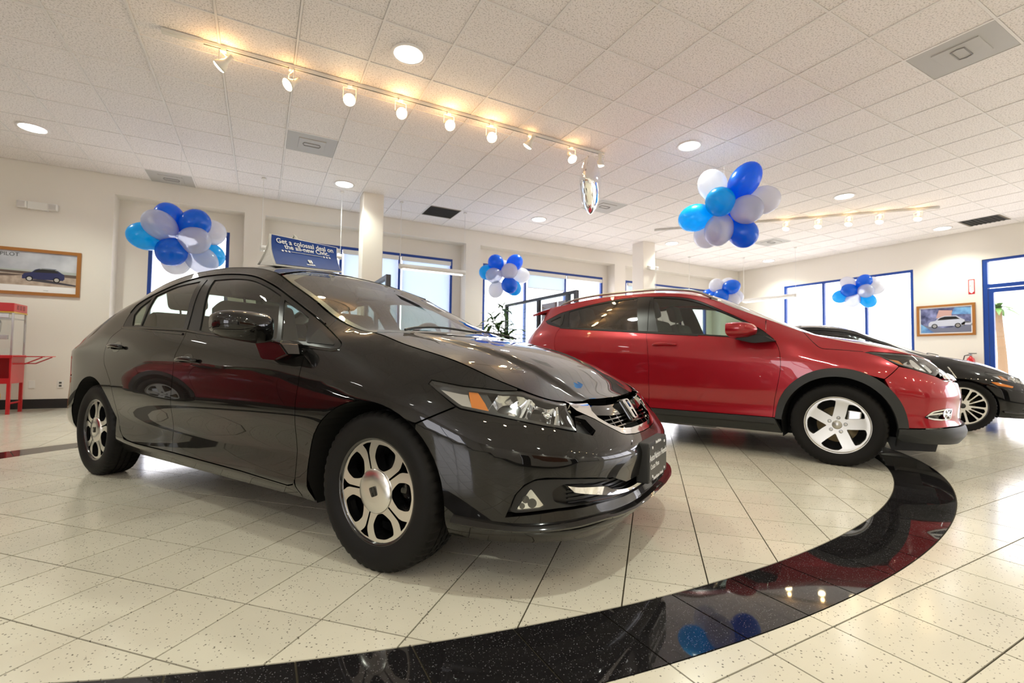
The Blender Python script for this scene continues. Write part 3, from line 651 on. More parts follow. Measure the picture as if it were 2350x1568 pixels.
def ztop(B, u, d=.0025): return float(np.interp(u, B.u, B.Z[-1])) - d
def topline(B, u0, u1, n, d=.0025): return [(u0 + (u1 - u0) * k / n, ztop(B, u0 + (u1 - u0) * k / n, d)) for k in range(n + 1)]
def edgeT(B, u0, u1, n, d=.0012):
    """plan points of the shoulder edge (for the top panels)"""
    out = []
    for k in range(n + 1):
        u = u0 + (u1 - u0) * k / n; x, y = np.interp(u, B.u, B.Ex), np.interp(u, B.u, B.Ey); nx, ny = np.interp(u, B.u, B.NX), np.interp(u, B.u, B.NY); out.append((x - nx * d, max(0, y - ny * d)))
    return out
def arch(c, cz, rx, rz, zb, n=26):
    return [(c - rx, zb)] + [(c - rx * math.cos(PI * k / n), cz + rz * math.sin(PI * k / n)) for k in range(n + 1)] + [(c + rx, zb)]
def arch_liner(name, parent, B, c, cz, rx, rz, depth, m='dark_void', lip=None, grow=0.):
    """dark inner wheel house following the arch, closed towards the engine or boot"""
    for s in (0, 1):
        A = np.array(arch(c, cz, rx + grow, rz + grow, .18)); Q, N = surf_pts(B, A, 'S', -.003); I = Q.copy(); sg = 1 if Q[:, 1].mean() > 0 else -1
        I[:, 1] = sg * (np.abs(Q[:, 1]).max() - depth)
        if s: Q[:, 1] *= -1; I[:, 1] *= -1
        n = len(A); V = [tuple(q) for q in Q] + [tuple(q) for q in I]
        mk(name, V, [(i, i + 1, n + i + 1, n + i) for i in range(n - 1)] + [tuple(range(n, 2 * n))], m, parent)
def sweep(name, parent, B, pts, prof, m, side=0, mode='S', closed=False):
    """a moulding: profile (across, out) swept along a 2-D surface line"""
    P = np.array(pts); Q, N = surf_pts(B, P, mode)
    if side: Q[:, 1] *= -1; N[:, 1] *= -1
    t = np.gradient(Q, axis=0); t /= np.linalg.norm(t, axis=1)[:, None]; W = np.cross(N, t); n = len(prof); V = []; F = []
    for i in range(len(Q)): V += [tuple(Q[i] + W[i] * a + N[i] * b) for a, b in prof]
    for i in range(len(Q) - 1): F += [(i * n + k, i * n + (k + 1) % n, (i + 1) * n + (k + 1) % n, (i + 1) * n + k) for k in range(n)]
    F += [tuple(range(n)), tuple((len(Q) - 1) * n + k for k in range(n))[::-1]]
    o = mk(name, V, F, m, parent)
    bm = bmesh.new(); bm.from_mesh(o.data); bmesh.ops.recalc_face_normals(bm, faces=bm.faces); bm.to_mesh(o.data); bm.free()
    return sharp(o, 50)

# ------------------------------------------------------------------ wheels
def polar(pts, rot): return [(r * math.cos(a + rot), r * math.sin(a + rot)) for r, a in pts]
def tyre_mesh(R, W, rb):
    h = W / 2; prof = [(rb - .004, -h * .82), (rb + .006, -h * .90), (rb + .02, -h * .97), ((R + rb) / 2 - .005, -h * 1.02), ((R + rb) / 2 + .02, -h * 1.0), (R - .022, -h * .93), (R - .009, -h * .85), (R - .0035, -h * .72), (R - .001, -h * .5), (R - .001, -h * .36), (R - .008, -h * .35), (R - .008, -h * .27), (R, -h * .26), (R, -h * .05), (R - .008, -h * .04)]
    prof = prof + [(r, -z) for r, z in reversed(prof)]; n = 150; V = []; F = []; m = len(prof)
    for k in range(n):
        a = 2 * PI * k / n; notch = k % 3 == 0
        for i, (r, z) in enumerate(prof):
            j = i if i < m // 2 else m - 1 - i
            rr = r - (.007 if notch and j in (6, 7, 8) else 0) - (.003 if notch and j in (12, 13) else 0)
            V.append((rr * math.cos(a), z, rr * math.sin(a)))
    for k in range(n):
        for i in range(m - 1): F.append((k * m + i, k * m + i + 1, ((k + 1) % n) * m + i + 1, ((k + 1) % n) * m + i))
    return V, F
def plate(poly, holes, h, dish, res=.014, bevel=.0):
    """flat wheel face in the xz plane facing -y, with openings"""
    V, F, loops = cdt_mesh(poly, holes, res); b = MB(); y = [-(h + dish * (1 - min(1, (np.hypot(*v) / .2)) ** 2)) for v in V]
    FF = []
    for f in F:
        a, b_, c = V[f[0]], V[f[1]], V[f[2]]; cr = (b_[0] - a[0]) * (c[1] - a[1]) - (b_[1] - a[1]) * (c[0] - a[0]); FF.append(tuple(int(i) for i in (f if cr > 0 else f[::-1])))
    b.add([(V[i][0], y[i], V[i][1]) for i in range(len(V))], FF); return b, loops
def edge_walls(loops, depth, h, dish, taper=.0):
    b = MB()
    for k, lp in enumerate(loops):
        n = len(lp); f = lambda p: -(h + dish * (1 - min(1, math.hypot(*p) / .2) ** 2)); c = np.mean(lp, 0)
        inn = [(p[0] + (c[0] - p[0]) * taper * (k > 0), p[1] + (c[1] - p[1]) * taper * (k > 0)) for p in lp]
        V = [(p[0], f(p), p[1]) for p in lp] + [(q[0], f(p) + depth, q[1]) for p, q in zip(lp, inn)]; b.add(V, [(i, (i + 1) % n, n + (i + 1) % n, n + i) for i in range(n)])
    return b
def circle(r, n=60, c=(0, 0)): return [(c[0] + r * math.cos(2 * PI * k / n), c[1] + r * math.sin(2 * PI * k / n)) for k in range(n)]
def rounded(poly, n=5, r=.3):
    """soften polygon corners"""
    out = []; N = len(poly)
    for i in range(N):
        a, b, c = (np.array(poly[j % N]) for j in (i - 1, i, i + 1)); p, q = b + (a - b) * r, b + (c - b) * r
        for k in range(n + 1): t = k / n; out.append(tuple((1 - t) ** 2 * p + 2 * t * (1 - t) * b + t * t * q))
    return out
H_EMB = [[(-.42, -.5), (-.2, -.5), (-.16, -.08), (.16, -.08), (.2, -.5), (.42, -.5), (.31, .5), (.13, .5), (.11, .1), (-.11, .1), (-.13, .5), (-.31, .5)]]
def emblem(name, parent, M, s, m):
    fr_o = rounded([(-.56, .62), (.56, .62), (.46, -.62), (-.46, -.62)], 5, .22); fr_i = rounded([(-.49, .56), (.49, .56), (.40, -.56), (-.40, -.56)], 5, .22)
    b = MB(); n = len(fr_o); V = [M @ Vector((x * s, y * s, 0)) for x, y in fr_o] + [M @ Vector((x * s, y * s, .004)) for x, y in fr_o] + [M @ Vector((x * s, y * s, .004)) for x, y in fr_i] + [M @ Vector((x * s, y * s, 0)) for x, y in fr_i]
    b.add(V, [(k * n + i, k * n + (i + 1) % n, (k + 1) * n + (i + 1) % n, (k + 1) * n + i) for k in range(3) for i in range(n)])
    Hs = [(-.46, .56), (-.20, .56), (-.155, .07), (.155, .07), (.20, .56), (.46, .56), (.37, -.56), (.175, -.56), (.145, -.07), (-.145, -.07), (-.175, -.56), (-.37, -.56)]
    b.prism([(x * s, y * s) for x, y in Hs], 0, .0055, M); return b.build(name, m, parent)
def make_wheel(kind, R, W, rim):
    """prototype wheel, outer face towards -y (right-hand side)"""
    w = empty('wheel_proto')
    V, F = tyre_mesh(R, W, rim); ty = mk('tyre', V, F, 'rubber', w); sharp(ty, 40)
    h = W * .40
    My = Matrix.Rotation(PI / 2, 4, 'X')      # lathe z -> -y
    metal = {'civic': 'alloy_dark', 'hrv': 'alloy_silver', 'coupe': 'alloy_dark'}[kind]
    MB().lathe([(rim + .004, h + .004), (rim - .004, h + .006), (rim - .010, h), (rim - .014, h - .03), (rim - .022, h - .10), (rim - .025, -h)], 72, My).build('barrel', metal, w, True)
    MB().lathe([(rim - .02, -h * .2), (.0001, -h * .2)], 40, My).build('wheel_back', 'dark_void', w)
    MB().lathe([(.13, .012), (.132, .02), (.07, .022), (.066, .05), (.0001, .05)] if kind != 'hrv' else [(.14, .012), (.142, .022), (.08, .024), (.075, .045), (.0001, .045)], 48, My).build('brake_disc', 'disc_metal' if kind != 'civic' else 'alloy_dark', w, True)
    holes = []; rot = {'civic': 0, 'hrv': math.radians(90 + 36 - 4), 'coupe': math.radians(10)}[kind]
    if kind == 'civic':
        d = math.radians
        for k in range(5):
            a = 2 * PI * k / 5
            big = [(.088, -d(9)), (.105, -d(17)), (.130, -d(22)), (.160, -d(19)), (.180, -d(15)), (.184, 0), (.180, d(15)), (.160, d(19)), (.130, d(22)), (.105, d(17)), (.088, d(9)), (.086, 0)]
            holes.append(rounded(polar(big, a), 3, .3))
            s = a + PI / 5
            sl = [(.086, -.0035), (.148, -.005), (.163, -.010), (.184, -.0245), (.187, 0), (.184, .0245), (.163, .010), (.148, .005), (.086, .0035)]
            holes.append([(r * math.cos(s) - t * math.sin(s), r * math.sin(s) + t * math.cos(s)) for r, t in sl])
        b, lp = plate(circle(rim + .003, 90), holes, h - .004, .004, .013); b.build('spoke_face', 'alloy_cut', w, True); edge_walls(lp, .04, h - .004, .004, .12).build('spoke_sides', 'alloy_dark', w)
        cap = MB().lathe([(.084, h - .03), (.0845, h + .003), (.081, h + .0055), (.04, h + .009), (.0001, h + .010)], 60, My).build('hub_cap', 'alloy_cut', w, True)
        emblem('cap_emblem', cap, frame_of((0, -h - .0095, 0), (1, 0, 0), (0, 0, 1)) @ Matrix.Rotation(math.radians(22), 4, 'Z'), .030, 'gloss_black')
    elif kind == 'hrv':
        d = math.radians
        for k in range(5):
            a = 2 * PI * k / 5 + rot
            o = [(.074, -d(3)), (.10, -d(13)), (.15, -d(22)), (.192, -d(25)), (.203, -d(16)), (.206, 0), (.201, d(12)), (.185, d(21)), (.14, d(17)), (.10, d(10)), (.074, d(3))]
            holes.append(rounded(polar(o, a), 3, .28))
        b, lp = plate(circle(rim + .003, 90), holes, h - .006, -.012, .014); b.build('spoke_face', 'alloy_silver', w, True); edge_walls(lp, .05, h - .006, -.012, .1).build('spoke_sides', 'alloy_silver', w)
        MB().lathe([(.034, h - .03), (.0345, h - .013), (.030, h - .010), (.0001, h - .009)], 32, My).build('hub_cap', 'alloy_silver', w, True)
        for k in range(5):
            a = 2 * PI * k / 5 + rot + PI / 5; M = Matrix.Translation((.057 * math.cos(a), 0, .057 * math.sin(a))) @ My
            MB().lathe([(.0135, h - .03), (.0135, h - .0125), (.011, h - .0125)], 18, M).build('nut_seat', 'dark_void', w); MB().lathe([(.009, h - .03), (.009, h - .008), (.006, h - .005), (.0001, h - .004)], 6, M).build('lug_nut', 'chrome', w)
        c0 = math.radians(25); MB().rbox((.06, -h + .035, .04), (.15, -h + .075, .13), .012, Matrix.Rotation(0, 4, 'Y')).build('brake_caliper', 'steel', w)
    else:
        d = math.radians
        for k in range(5):
            a = 2 * PI * k / 5 + rot
            holes.append(rounded(polar([(.06, -d(4)), (.212, -d(13)), (.216, 0), (.212, d(11)), (.06, d(6))], a), 3, .2)); holes.append(rounded(polar([(.07, d(17)), (.206, d(16)), (.214, d(24)), (.206, d(33)), (.09, d(30))], a), 3, .2)); holes.append(rounded(polar([(.09, d(37)), (.205, d(37)), (.212, d(45)), (.20, d(53)), (.08, d(50))], a), 3, .2))
        b, lp = plate(circle(rim + .003, 90), holes, h - .004, -.006, .016); b.build('spoke_face', 'alloy_cut', w, True); edge_walls(lp, .04, h - .004, -.006, .15).build('spoke_sides', 'alloy_dark', w)
        MB().lathe([(.03, h - .03), (.031, h + .002), (.0001, h + .004)], 28, My).build('hub_cap', 'gloss_black', w, True)
    return w
def fit_wheels(car, proto, spots):
    """four wheels: each a part of the car with tyre, barrel, face as sub-parts"""
    kids = list(proto.children)
    for (x, y, z, roll) in spots:
        w = bpy.data.objects.new('wheel', [k for k in kids if k.name.startswith('barrel')][0].data); COL.objects.link(w); w.parent = car
        w.location = (x, y, z); w.rotation_euler = (0, 0, PI if y > 0 else 0); w.rotation_mode = 'XYZ'
        Mr = Matrix.Rotation(roll, 4, 'Y')
        for k in kids:
            if k.name.startswith('barrel'): continue
            c = k.copy(); COL.objects.link(c); c.parent = w; c.matrix_parent_inverse = Matrix.Identity(4); c.rotation_euler = (0, roll, 0)
            for g in k.children:
                d = g.copy(); COL.objects.link(d); d.parent = w; d.rotation_euler = (0, roll, 0)
    for k in kids:
        for g in list(k.children): bpy.data.objects.remove(g, do_unlink=True)
        bpy.data.objects.remove(k, do_unlink=True)
    bpy.data.objects.remove(proto, do_unlink=True)
def seat(parent, x, y, z, w, m, s=1., tall=.62, tilt=.30):
    """bucket seat with separate head restraint; the car faces +x"""
    b = MB().rbox((x - .25, y - w / 2, z - .1), (x + .27, y + w / 2, z + .07), .05); M = Matrix.Translation((x - .25, y, z)) @ Matrix.Rotation(-tilt, 4, 'Y')
    b.rbox((-.08, -w / 2, -.02), (.07, w / 2, tall), .055, M); o = sharp(b.build('seat', m, parent), 40)
    hr = MB().rbox((-.055, -.13, tall + .05), (.045, .13, tall + .25), .045, M)
    for q in (-.06, .06): hr.tube([M @ Vector((-.005, q, tall - .03)), M @ Vector((-.005, q, tall + .1))], .007, 6)
    sharp(hr.build('headrest', m, o), 40)
def torus_pts(c, r, ax1, ax2, n=28): return [Vector(c) + Vector(ax1) * r * math.cos(2 * PI * k / n) + Vector(ax2) * r * math.sin(2 * PI * k / n) for k in range(n + 1)]
def interior(car, B, x0, x1, yw, zf, zb, ztopf, tint, dash_x, sw_y, seatm, rear_x, front_x, ins_u, shelf=None):
    MB().box((x1, -yw, zf - .06), (x0, yw, zf)).build('cabin_floor', 'cabin_grey', car)
    b = MB().rbox((dash_x - .30, -yw, zf + .25), (dash_x + .12, yw, zb - .10), .05); b.rbox((dash_x - .10, -yw + .02, zb - .14), (dash_x + .30, yw - .02, zb - .03), .04); sharp(b.build('dashboard', 'trim_black', car), 40)
    c = Vector((dash_x - .42, sw_y, zb - .05)); a1 = Vector((0, 1, 0)); a2 = Vector((.4, 0, .92)).normalized()
    sw = MB().tube(torus_pts(c, .18, a1, a2), .015, 10, False).build('steering_wheel', 'trim_black', car, True); hub = MB().tube([c + a1 * -.17, c + a1 * .17], .02, 8); hub.tube([c, c + a2 * -.17], .02, 8); hub.tube([c, c + Vector((.3, 0, -.12))], .03, 8); hub.build('hub', 'trim_black', sw)
    for y in (-.36, .36): seat(car, front_x, y, zf + .24, .50, seatm)
    seat(car, rear_x, -.34, zf + .26, .56, seatm, tall=.56); seat(car, rear_x, .34, zf + .26, .56, seatm, tall=.56)
    if shelf: MB().box((shelf[0], -yw + .08, shelf[2]), (shelf[1], yw - .08, shelf[2] + .02)).build('parcel_shelf', 'shelf_tan', car)
    # door cards on both sides
    for s in (0, 1): panel('door_card', car, B, [(ins_u[0], zf), (ins_u[0], ins_u[2]), (ins_u[1], ins_u[3]), (ins_u[1], zf)], 'cabin_grey', off=-.06, flange=0, gap=0, res=.08, side=s)
def mirror_unit(car, c, size, m, mlow, base, side=0, tilt=.18):
    """door mirror: shell, glass, foot"""
    sgn = 1 if side else -1; cx, cy, cz = c; L, Wd, Hh = size; b = MB(); n = 20; V = []; F = []; ns = 11
    for i in range(ns):
        t = i / (ns - 1); x = cx - L / 2 + L * t; k = (1 - max(0, (t - .25) / .75) ** 2.6) ** .5 if t > .25 else (.93 + .28 * t); k = max(k, .04)
        for q in range(n):
            a = 2 * PI * q / n; ca, sa = math.cos(a), math.sin(a); e = .55
            yy = math.copysign(abs(ca) ** e, ca) * Wd / 2 * k; zz = math.copysign(abs(sa) ** e, sa) * Hh / 2 * k
            zz *= (1 - .16 * (yy / (Wd / 2))); V.append((x + tilt * yy * -1 * .6, sgn * (cy + yy), cz + zz + .02 * (yy / Wd)))
    for i in range(ns - 1): F += [(i * n + q, i * n + (q + 1) % n, (i + 1) * n + (q + 1) % n, (i + 1) * n + q) for q in range(n)]
    F += [tuple(range((ns - 1) * n, ns * n))]
    o = mk('side_mirror', V, F, m, car); bm = bmesh.new(); bm.from_mesh(o.data); bmesh.ops.recalc_face_normals(bm, faces=bm.faces); bm.to_mesh(o.data); bm.free(); sharp(o, 60)
    G = [(v[0] + .012, v[1], v[2]) for v in V[:n]]; mk('mirror_glass', G, [tuple(range(n))], 'chrome', o)
    f = MB().prism([(p[0], p[1]) for p in base['foot']], base['y0'] * sgn, base['y1'] * sgn, Matrix(((1, 0, 0, 0), (0, 0, 1, 0), (0, 1, 0, 0), (0, 0, 0, 1)))); q = f.build('mirror_foot', mlow, o)
    bm = bmesh.new(); bm.from_mesh(q.data); bmesh.ops.recalc_face_normals(bm, faces=bm.faces); bmesh.ops.bevel(bm, geom=bm.edges[:], offset=.006, segments=2, affect='EDGES'); bm.to_mesh(q.data); bm.free()
    return o
def handle(door, B, uz, side, m, L=.20):
    """pull handle with its finger cup"""
    (u, z) = uz; poly = rounded([(u - L * .22, z - .032), (u + L * .28, z - .032), (u + L * .28, z + .034), (u - L * .22, z + .034)], 6, .45); panel('handle_cup', door, B, poly, 'gloss_black' if m != 'red_paint' else m, off=.0006, flange=0, gap=0, res=.02, side=side)
    pts = [(u + L / 2 - L * k / 10, z - .004 + .006 * math.sin(PI * k / 10)) for k in range(11)]; out = [.006 + .026 * math.sin(PI * min(1, max(0, (k - .2) / 9.6))) ** .6 for k in range(11)]
    Q, N = surf_pts(B, np.array(pts), 'S')
    if side: Q[:, 1] *= -1; N[:, 1] *= -1
    b = MB().tube([Vector(Q[k] + N[k] * out[k]) for k in range(11)], [.006, .011, .0125, .0125, .0125, .0125, .0125, .0125, .0125, .0125, .008], 10); return b.build('door_handle', m, door, True)

# ================================================================== black sedan
C_plan=[(.845,0),(.84,.2),(.805,.42),(.73,.60),(.60,.725),(.42,.81),(.22,.85),(0,.868),(-.4,.876),(-1.2,.878),(-2.0,.876),(-2.67,.868),(-3.0,.858),(-3.25,.82),(-3.45,.72),(-3.57,.5),(-3.63,.25),(-3.64,0)]
C_st=[(('f',0),[(.165,.06),(.23,0),(.31,.02),(.43,0),(.51,.05),(.56,.09),(.60,.115),(.625,.14),(.645,.165)]),
(('f',.40),[(.165,.05),(.23,-.005),(.32,.01),(.44,0),(.525,.05),(.57,.09),(.61,.12),(.638,.145),(.662,.17)]),
(('f',.60),[(.17,.05),(.235,-.005),(.33,0),(.46,.01),(.545,.05),(.59,.08),(.63,.11),(.66,.135),(.685,.16)]),
(('x',.45),[(.175,.05),(.25,.005),(.36,0),(.50,.005),(.595,.035),(.64,.065),(.68,.10),(.715,.135),(.742,.165)]),
(('x',.25),[(.19,.05),(.27,.01),(.40,0),(.56,0),(.655,.02),(.70,.05),(.745,.09),(.785,.135),(.812,.175)]),
(('x',0),[(.20,.05),(.30,.005),(.42,-.003),(.63,-.003),(.70,.015),(.755,.045),(.80,.085),(.845,.13),(.872,.175)]),
(('x',-.15),[(.20,.05),(.28,.01),(.40,0),(.60,0),(.70,.015),(.77,.045),(.83,.085),(.885,.14),(.918,.19)]),
(('x',-.4),[(.20,.07),(.27,.03),(.38,.03),(.58,0),(.72,.015),(.80,.04),(.865,.07),(.93,.15),(.975,.22)]),
(('x',-.7),[(.20,.075),(.27,.03),(.38,.032),(.58,0),(.74,.010),(.83,.035),(.895,.07),(1.03,.165),(1.107,.255)]),
(('x',-1.2),[(.20,.075),(.27,.03),(.38,.032),(.58,0),(.76,.010),(.86,.035),(.935,.07),(1.20,.168),(1.325,.283)]),
(('x',-2.0),[(.20,.075),(.27,.03),(.38,.032),(.60,0),(.80,.008),(.89,.03),(.975,.065),(1.19,.158),(1.335,.273)]),
(('x',-2.67),[(.25,.05),(.32,.02),(.42,.012),(.62,-.004),(.82,.008),(.905,.03),(.985,.065),(1.12,.145),(1.22,.24)]),
(('x',-3.1),[(.24,.06),(.32,.015),(.42,0),(.62,0),(.83,0),(.885,.04),(.94,.075),(1.0,.145),(1.06,.21)]),
(('x',-3.4),[(.25,.06),(.33,0),(.45,0),(.60,.02),(.78,.03),(.845,.05),(.90,.075),(.935,.10),(.965,.125)]),
(('r',0),[(.28,.08),(.36,.01),(.45,0),(.58,.01),(.74,.06),(.83,.06),(.89,.06),(.92,.07),(.94,.09)])]
C_ctr=[(.72,.615),(.675,.643),(.6,.676),(.45,.765),(.25,.845),(0,.905),(-.15,.94),(-.3,1.0),(-.6,1.128),(-.9,1.252),(-1.15,1.35),(-1.3,1.385),(-1.6,1.41),(-1.9,1.405),(-2.2,1.375),(-2.5,1.31),(-2.8,1.215),(-3.1,1.085),(-3.25,1.035),(-3.45,1.01),(-3.58,.975)]
C_edge=[(.75,.58,.575),(.6,.60,.648),(.45,.635,.722),(.25,.67,.806),(0,.693,.872),(-.15,.69,.915),(-.3,.67,.94),(-.5,.645,1.005),(-.7,.625,1.107),(-.9,.61,1.20),(-1.05,.60,1.272),(-1.3,.594,1.322),(-1.6,.60,1.342),(-1.9,.603,1.338),(-2.2,.605,1.31),(-2.5,.608,1.245),(-2.8,.615,1.142),(-3.0,.62,1.05),(-3.2,.62,.995),(-3.45,.61,.96),(-3.6,.58,.92)]
def crease(x,y):
    yc=np.interp(x,[-.3,.7],[.50,.30]); t=np.clip((yc+.03-y)/.06,0,1); s=t*t*(3-2*t)
    return .016*s*np.clip((x+.25)/.3,0,1)*np.clip((.75-x)/.2,0,1)
CB = Body(C_plan, C_st, C_ctr, C_edge, 2.4, crease)
def sedan(root, B, paint, wheelkind, front=True):
    P = lambda *a, **k: panel(a[0], root, B, a[1], a[2], **k)
    def PB(name, poly, m, **k): return both(name, root, B, poly, m, **k)
    af = arch(1.447, .295, .362, .352, .187); ar = arch(4.095, .295, .368, .363, .20)
    lamp_lo = [(.563, .556), (.681, .575), (.709, .579), (.887, .612), (1.044, .638), (1.06, .645)]
    lamp_tip = [(1.133, .686), (1.193, .72), (1.188, .732)]; lamp_up = [(1.062, .712), (.897, .697), (.825, .697)]
    trim_low = [(1.692, .845), (1.728, .841), (1.867, .854), (2.097, .874), (2.748, .924), (2.953, .947), (3.35, .966), (3.706, .981), (3.808, .984)]
    trim_up = [(3.815, 1.003), (3.822, 1.053), (3.808, 1.108), (3.78, 1.147), (3.637, 1.206), (3.444, 1.262), (3.224, 1.292), (3.049, 1.294), (2.878, 1.287), (2.694, 1.268), (2.537, 1.238), (2.388, 1.186), (2.219, 1.107), (2.028, 1.018), (1.868, .946), (1.721, .883), (1.693, .864)]
    trim_up = catmull(trim_up, 4)
    iA = min(range(len(trim_up)), key=lambda i: abs(trim_up[i][0] - 1.868))
    doorF = [(1.875, .85), (1.875, .828), (1.868, .78), (1.862, .70), (1.866, .549), (1.885, .365), (1.892, .285), (1.91, .258)]
    doorM = catmull([(2.953, .947), (2.939, .899), (2.951, .833), (2.957, .809), (2.954, .749), (2.951, .687), (2.955, .585), (2.972, .454), (2.985, .349), (2.978, .276)], 3)
    doorB = [(1.955, .246), (2.311, .264), (2.978, .276)]; doorB2 = [(3.446, .277), (3.555, .285)]
    doorR = catmull([(3.80, .984), (3.90, .915), (3.905, .827), (3.885, .756), (3.815, .69), (3.735, .60), (3.700, .45), (3.655, .335), (3.60, .29)], 4)
    # fender
    fb = [q for q in af if q[0] > 1.2165 or q[1] < .3]; arch_back = [q for q in reversed(af) if q[0] > 1.217 and not (q[0] < 1.4 and q[1] < .577)]
    fend = topline(B, .822, 1.89, 26, .001) + trim_up[iA:] + trim_low[:3] + doorF[:-1] + [(1.895, .188)] + arch_back + [(1.205, .580), (1.063, .643)] + lamp_tip + lamp_up
    PB('front_fender', fend, paint, res=.025)
    fd = doorF + [doorB[0], doorB[1]] + doorM[::-1] + trim_low[::-1][4:7]
    rd = doorM + doorB2 + doorR[::-1][1:] + trim_low[::-1][1:4]
    d1 = PB('front_door', fd, paint, res=.03); d2 = PB('rear_door', rd, paint, res=.03)
    for s in (0, 1): handle(d1[s], B, (2.81, .785), s, paint, .21); handle(d2[s], B, (3.73, .856), s, paint, .21)
    PB('rocker_panel', [(1.898, .188), (1.898, .285), (1.912, .255), (1.955, .243), (2.311, .261), (2.973, .273), (3.446, .274), (3.555, .281), (3.605, .287), (3.66, .333), (3.705, .44), (3.722, .36), (3.727, .20), (3.48, .196)], paint, res=.03)
    # unibody side: quarter panel, C pillar, roof rail, A pillar
    zt = lambda u: ztop(B, u)
    arq = [q for q in ar if q[1] > .43 or q[0] > 4.0][::-1]
    side = topline(B, 1.893, 5.0, 70, .001) + [(5.0, .80), (4.60, .74), (4.50, .66), (4.455, .44)] + [q for q in arq if q[1] > .43] + doorR[::-1][5:] + trim_up[:iA + 1]
    PB('body_side', side, paint, res=.03)
    PB('tail_lamp', [(5.0, .80), (4.60, .742), (4.50, .665), (4.56, .645), (5.1, .68), (5.12, .80)], 'red_lens', res=.03)
    hb = [(0, .28), (0, .655)]
    rb = [(u - B.L, z) for u, z in [(4.452, .43), (4.50, .655), (4.56, .642), (5.1, .675), (B.L, .675), (B.L, .29), (5.0, .26), (4.47, .245)]]
    def Ppos(poly): return [(u + B.L, z) for u, z in poly]
    PB('rear_bumper', Ppos(rb), paint, res=.035)
    PB('boot_face', [(5.105, .685), (5.125, .80), (5.005, .805), (5.005, zt(5.005)), (5.3, zt(5.3)), (B.L, zt(B.L)), (B.L, .685)], paint, res=.035)
    # window surround and glass
    gF = catmull([(2.967, 1.256), (2.756, 1.248), (2.564, 1.224), (2.419, 1.180), (2.283, 1.121)], 4) + [(2.126, .897), (2.764, .94), (2.825, .95)]
    gQ = [(2.241, 1.100), (2.024, 1.000), (1.912, .88), (2.085, .891)]; gR = catmull([(3.596, 1.193), (3.402, 1.244), (3.135, 1.263)], 5) + [(3.007, .962), (3.543, .992)]; gRq = [(3.626, 1.177), (3.719, 1.119), (3.742, 1.07), (3.676, .995), (3.563, .992)]
    G = [gF, gQ, gR, gRq]
    PB('window_surround', trim_low + trim_up, 'trim_black', holes=G, res=.03, off=-.001)
    for g, nm in zip(G, ('front_door_glass', 'front_quarter_glass', 'rear_door_glass', 'rear_quarter_glass')): PB(nm, g, 'car_glass', res=.05, off=-.006, flange=0, gap=0)
    for s in (0, 1):
        sweep('belt_moulding', root, B, densify(trim_low, .05)[:-1][:int(len(densify(trim_low, .05)) * .5) + 20], [(-.006, 0), (-.006, .006), (.004, .006), (.006, 0)], 'gloss_black', s)
        sweep('drip_moulding', root, B, [(u, z + .004) for u, z in trim_up[6:iA]], [(-.003, 0), (-.003, .005), (.003, .005), (.004, 0)], 'gloss_black', s)
        sweep('pillar_seam', root, B, [(2.953 + .012 * k, .95 + .35 * k / 10) for k in range(10)], [(-.002, -.002), (-.002, .0015), (.002, .0015), (.002, -.002)], 'dark_void', s)
        panel('mirror_sail', root, B, [(1.905, .945), (1.735, .872), (1.73, .862), (1.90, .874)], 'plastic_black', off=.0015, res=.03, flange=.004, side=s)
    # top panels
    for s in (0, 1):
        Eq, En = surf_pts(B, np.array(topline(B, 2.45, 4.95, 60, .001)), 'S', -.0045)
        if s: Eq[:, 1] *= -1
        MB().tube([Vector(q) for q in Eq], .0065, 8).build('roof_seam', paint, root, True)
    e = edgeT(B, .004, 1.60, 46); hood = e + [(-.155, .52), (-.13, .25), (-.12, 0)]
    P('hood', mirT(hood), paint, mode='T', res=.028)
    ws = [(-.135, 0), (-.145, .25), (-.172, .52)] + edgeT(B, 1.635, 2.43, 24, .012) + [(-1.10, .40), (-1.135, .2), (-1.142, 0)]
    P('cowl', mirT([(-.11, 0), (-.12, .25), (-.14, .50), (-.16, .64), (-.20, .64), (-.185, .5), (-.155, .25), (-.145, 0)]), 'plastic_black', mode='T', off=-.012, res=.05, gap=0)
    P('windshield', mirT(ws), 'shield_glass', mode='T', res=.04, off=-.003, flange=0)
    P('windshield_band', mirT([(-.14, 0), (-.15, .25), (-.176, .52)] + edgeT(B, 1.64, 2.43, 24, .014) + [(-1.095, .40), (-1.13, .2), (-1.138, 0)]), 'trim_black', mode='T', off=-.006, flange=0, res=.05, gap=0, holes=[mirT([(-.19, 0), (-.20, .25), (-.225, .50)] + edgeT(B, 1.70, 2.37, 18, .045) + [(-1.06, .36), (-1.09, .2), (-1.097, 0)])])
    rf = [(-1.150, 0), (-1.143, .2), (-1.11, .40)] + edgeT(B, 2.44, 3.88, 44) + [(-2.52, .3), (-2.545, 0)]
    P('roof', mirT(rf), paint, mode='T', res=.035)
    bl = [(-2.56, 0), (-2.535, .3)] + edgeT(B, 3.90, 4.50, 20, .03) + [(-3.13, .3), (-3.15, 0)]
    P('rear_window', mirT(bl), 'car_glass', mode='T', res=.05, off=-.003, flange=0)
    for s in (0, 1): panel('pillar_skin', root, B, edgeT(B, 3.89, 4.52, 20, .003) + edgeT(B, 3.89, 4.52, 20, .034)[::-1], paint, mode='T', res=.03, side=s)
    P('boot_lid', mirT([(-3.16, 0), (-3.14, .3)] + edgeT(B, 4.53, B.L, 30)), paint, mode='T', res=.035)
    # front bumper
    chr_o = [(0, .500), (.12, .503), (.223, .512), (.261, .520), (.317, .545), (.397, .584), (.455, .604)]
    hole = [(0, .336), (.30, .339), (.349, .355), (.416, .376), (.544, .395), (.665, .406), (.722, .41), (.761, .406), (.80, .388), (.831, .355), (.862, .281), (.775, .290), (.683, .299), (.487, .300), (.332, .291), (0, .285)]
